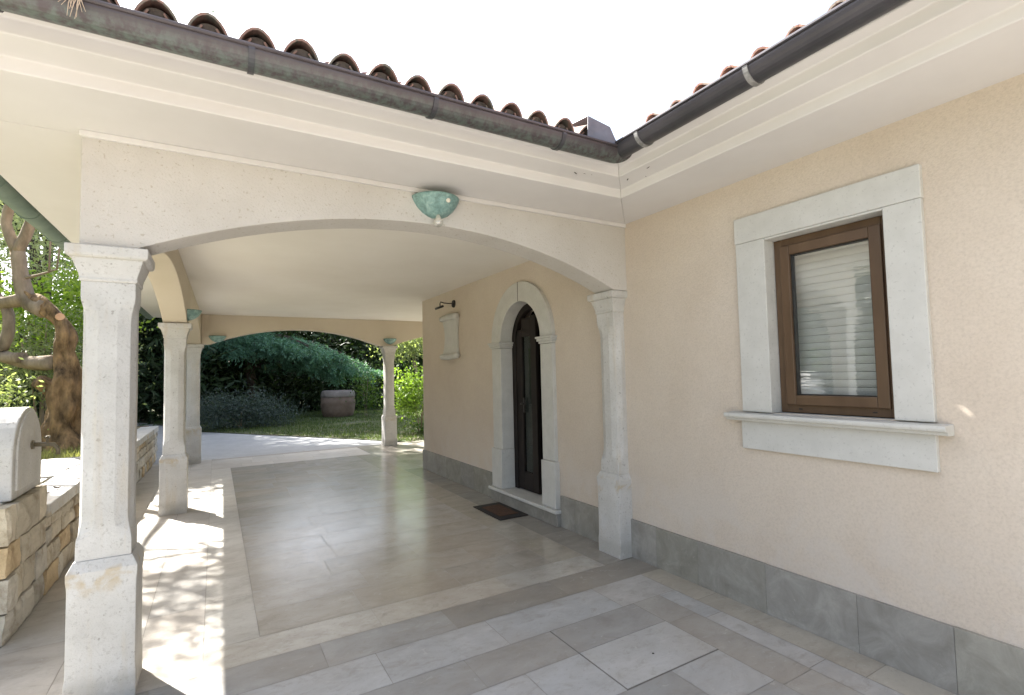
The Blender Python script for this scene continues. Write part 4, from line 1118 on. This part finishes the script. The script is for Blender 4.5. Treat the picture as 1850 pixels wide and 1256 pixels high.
# --- grass
def grass(name, label, area, n, hgt, seed, zf, mat='grass'):
    g = np.random.default_rng(seed); P = area(g, n); n = len(P)
    P = np.column_stack([P, zf(P)])
    ax = g.normal(size=(n, 3)) * .38; ax[:, 2] = 1; ax /= np.linalg.norm(ax, axis=1)[:, None]
    a = g.random(n) * 2 * PI; sd = np.column_stack([np.cos(a), np.sin(a), np.zeros(n)])
    L = (hgt * (.5 + g.random(n)))[:, None]; W = .007 + .006 * g.random(n)[:, None]
    V = np.stack([P - sd * W, P + sd * W, P + ax * L], 1).reshape(-1, 3)
    me = bpy.data.meshes.new(name); me.vertices.add(len(V)); me.vertices.foreach_set('co', V.ravel().astype(np.float32))
    me.loops.add(3 * n); me.loops.foreach_set('vertex_index', np.arange(3 * n, dtype=np.int32))
    me.polygons.add(n); me.polygons.foreach_set('loop_start', np.arange(0, 3 * n, 3, dtype=np.int32)); me.update(calc_edges=True)
    me.materials.append(M[mat]); o = bpy.data.objects.new(name, me); COL.objects.link(o)
    return tag(o, label, 'grass', kind='stuff')
def lawn_area(g, n):
    P = np.column_stack([g.uniform(-2, 9, n), g.uniform(12.05, 26, n)])
    xb = np.interp(P[:, 1], [12, 13.5, 15.8, 18.7, 24, 30], [4.1, 3.18, 1.63, -.27, -2.12, -4.9])
    pn = np.array([noise.noise(Vector((p[0] * .8, p[1] * .8, 2))) for p in P])
    return P[(P[:, 0] > xb + .02) & (pn + g.random(n) * .5 > -.05)]
grass('lawn_grass', 'short patchy grass growing over the lawn', lawn_area, 60000, .07, 1, lambda P: np.full(len(P), -.01))
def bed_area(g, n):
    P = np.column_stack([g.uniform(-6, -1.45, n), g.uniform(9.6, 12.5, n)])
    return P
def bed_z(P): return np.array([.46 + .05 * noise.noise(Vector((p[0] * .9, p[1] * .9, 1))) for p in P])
grass('bed_grass', 'grass toned pale as if sunlit around the olive trunk', bed_area, 12000, .13, 2, bed_z, 'sunlit_grass')

# ------------------------------------------------------------------ light
az = (-.483, .8756); EL = R(46)
w = bpy.data.worlds.new('World'); scene.world = w; w.use_nodes = True
nt = w.node_tree; bg = nt.nodes['Background']
sky = nt.nodes.new('ShaderNodeTexSky'); sky.sky_type = 'NISHITA'; sky.sun_disc = False
sky.sun_elevation = EL; sky.sun_rotation = math.atan2(az[0], az[1]); sky.air_density = 1.0; sky.dust_density = 3.0; sky.ozone_density = 1.0
hs = nt.nodes.new('ShaderNodeHueSaturation'); hs.inputs['Saturation'].default_value = .65
nt.links.new(sky.outputs[0], hs.inputs['Color']); nt.links.new(hs.outputs[0], bg.inputs[0])
bg.inputs[1].default_value = .09
sd_ = bpy.data.lights.new('sun', 'SUN'); sd_.energy = 5.0; sd_.angle = R(.53); sd_.color = (1, .96, .90)
so = bpy.data.objects.new('sun', sd_); COL.objects.link(so)
dirv = Vector((-az[0] * math.cos(EL), -az[1] * math.cos(EL), -math.sin(EL)))
so.rotation_euler = dirv.to_track_quat('-Z', 'Y').to_euler(); so.location = (-20, 35, 40)

# ------------------------------------------------------------------ camera
yaw, pitch, roll = R(30.404), R(2.95), R(-1.248)
f = Vector((math.sin(yaw) * math.cos(pitch), math.cos(yaw) * math.cos(pitch), math.sin(pitch)))
r0 = Vector((math.cos(yaw), -math.sin(yaw), 0)); u0 = r0.cross(f)
rr = r0 * math.cos(roll) + u0 * math.sin(roll); uu = -r0 * math.sin(roll) + u0 * math.cos(roll)
cd = bpy.data.cameras.new('camera'); cd.sensor_width = 36; cd.lens = 36 * 914.09 / 1850; cd.clip_end = 1000; cd.clip_start = .02
co_ = bpy.data.objects.new('camera', cd); COL.objects.link(co_)
m = Matrix.Identity(4)
for i in range(3): m[i][0] = rr[i]; m[i][1] = uu[i]; m[i][2] = -f[i]
m.translation = Vector((0, 0, 1.6)); co_.matrix_world = m
scene.camera = co_
scene.view_settings.view_transform = 'Standard'; scene.view_settings.look = 'None'; scene.view_settings.gamma = 1
scene.view_settings.exposure = 2.5
scene.cycles.max_bounces = 10; scene.cycles.diffuse_bounces = 6; scene.cycles.glossy_bounces = 4; scene.cycles.transparent_max_bounces = 8
scene.cycles.use_denoising = True; scene.cycles.caustics_reflective = False; scene.cycles.caustics_refractive = False
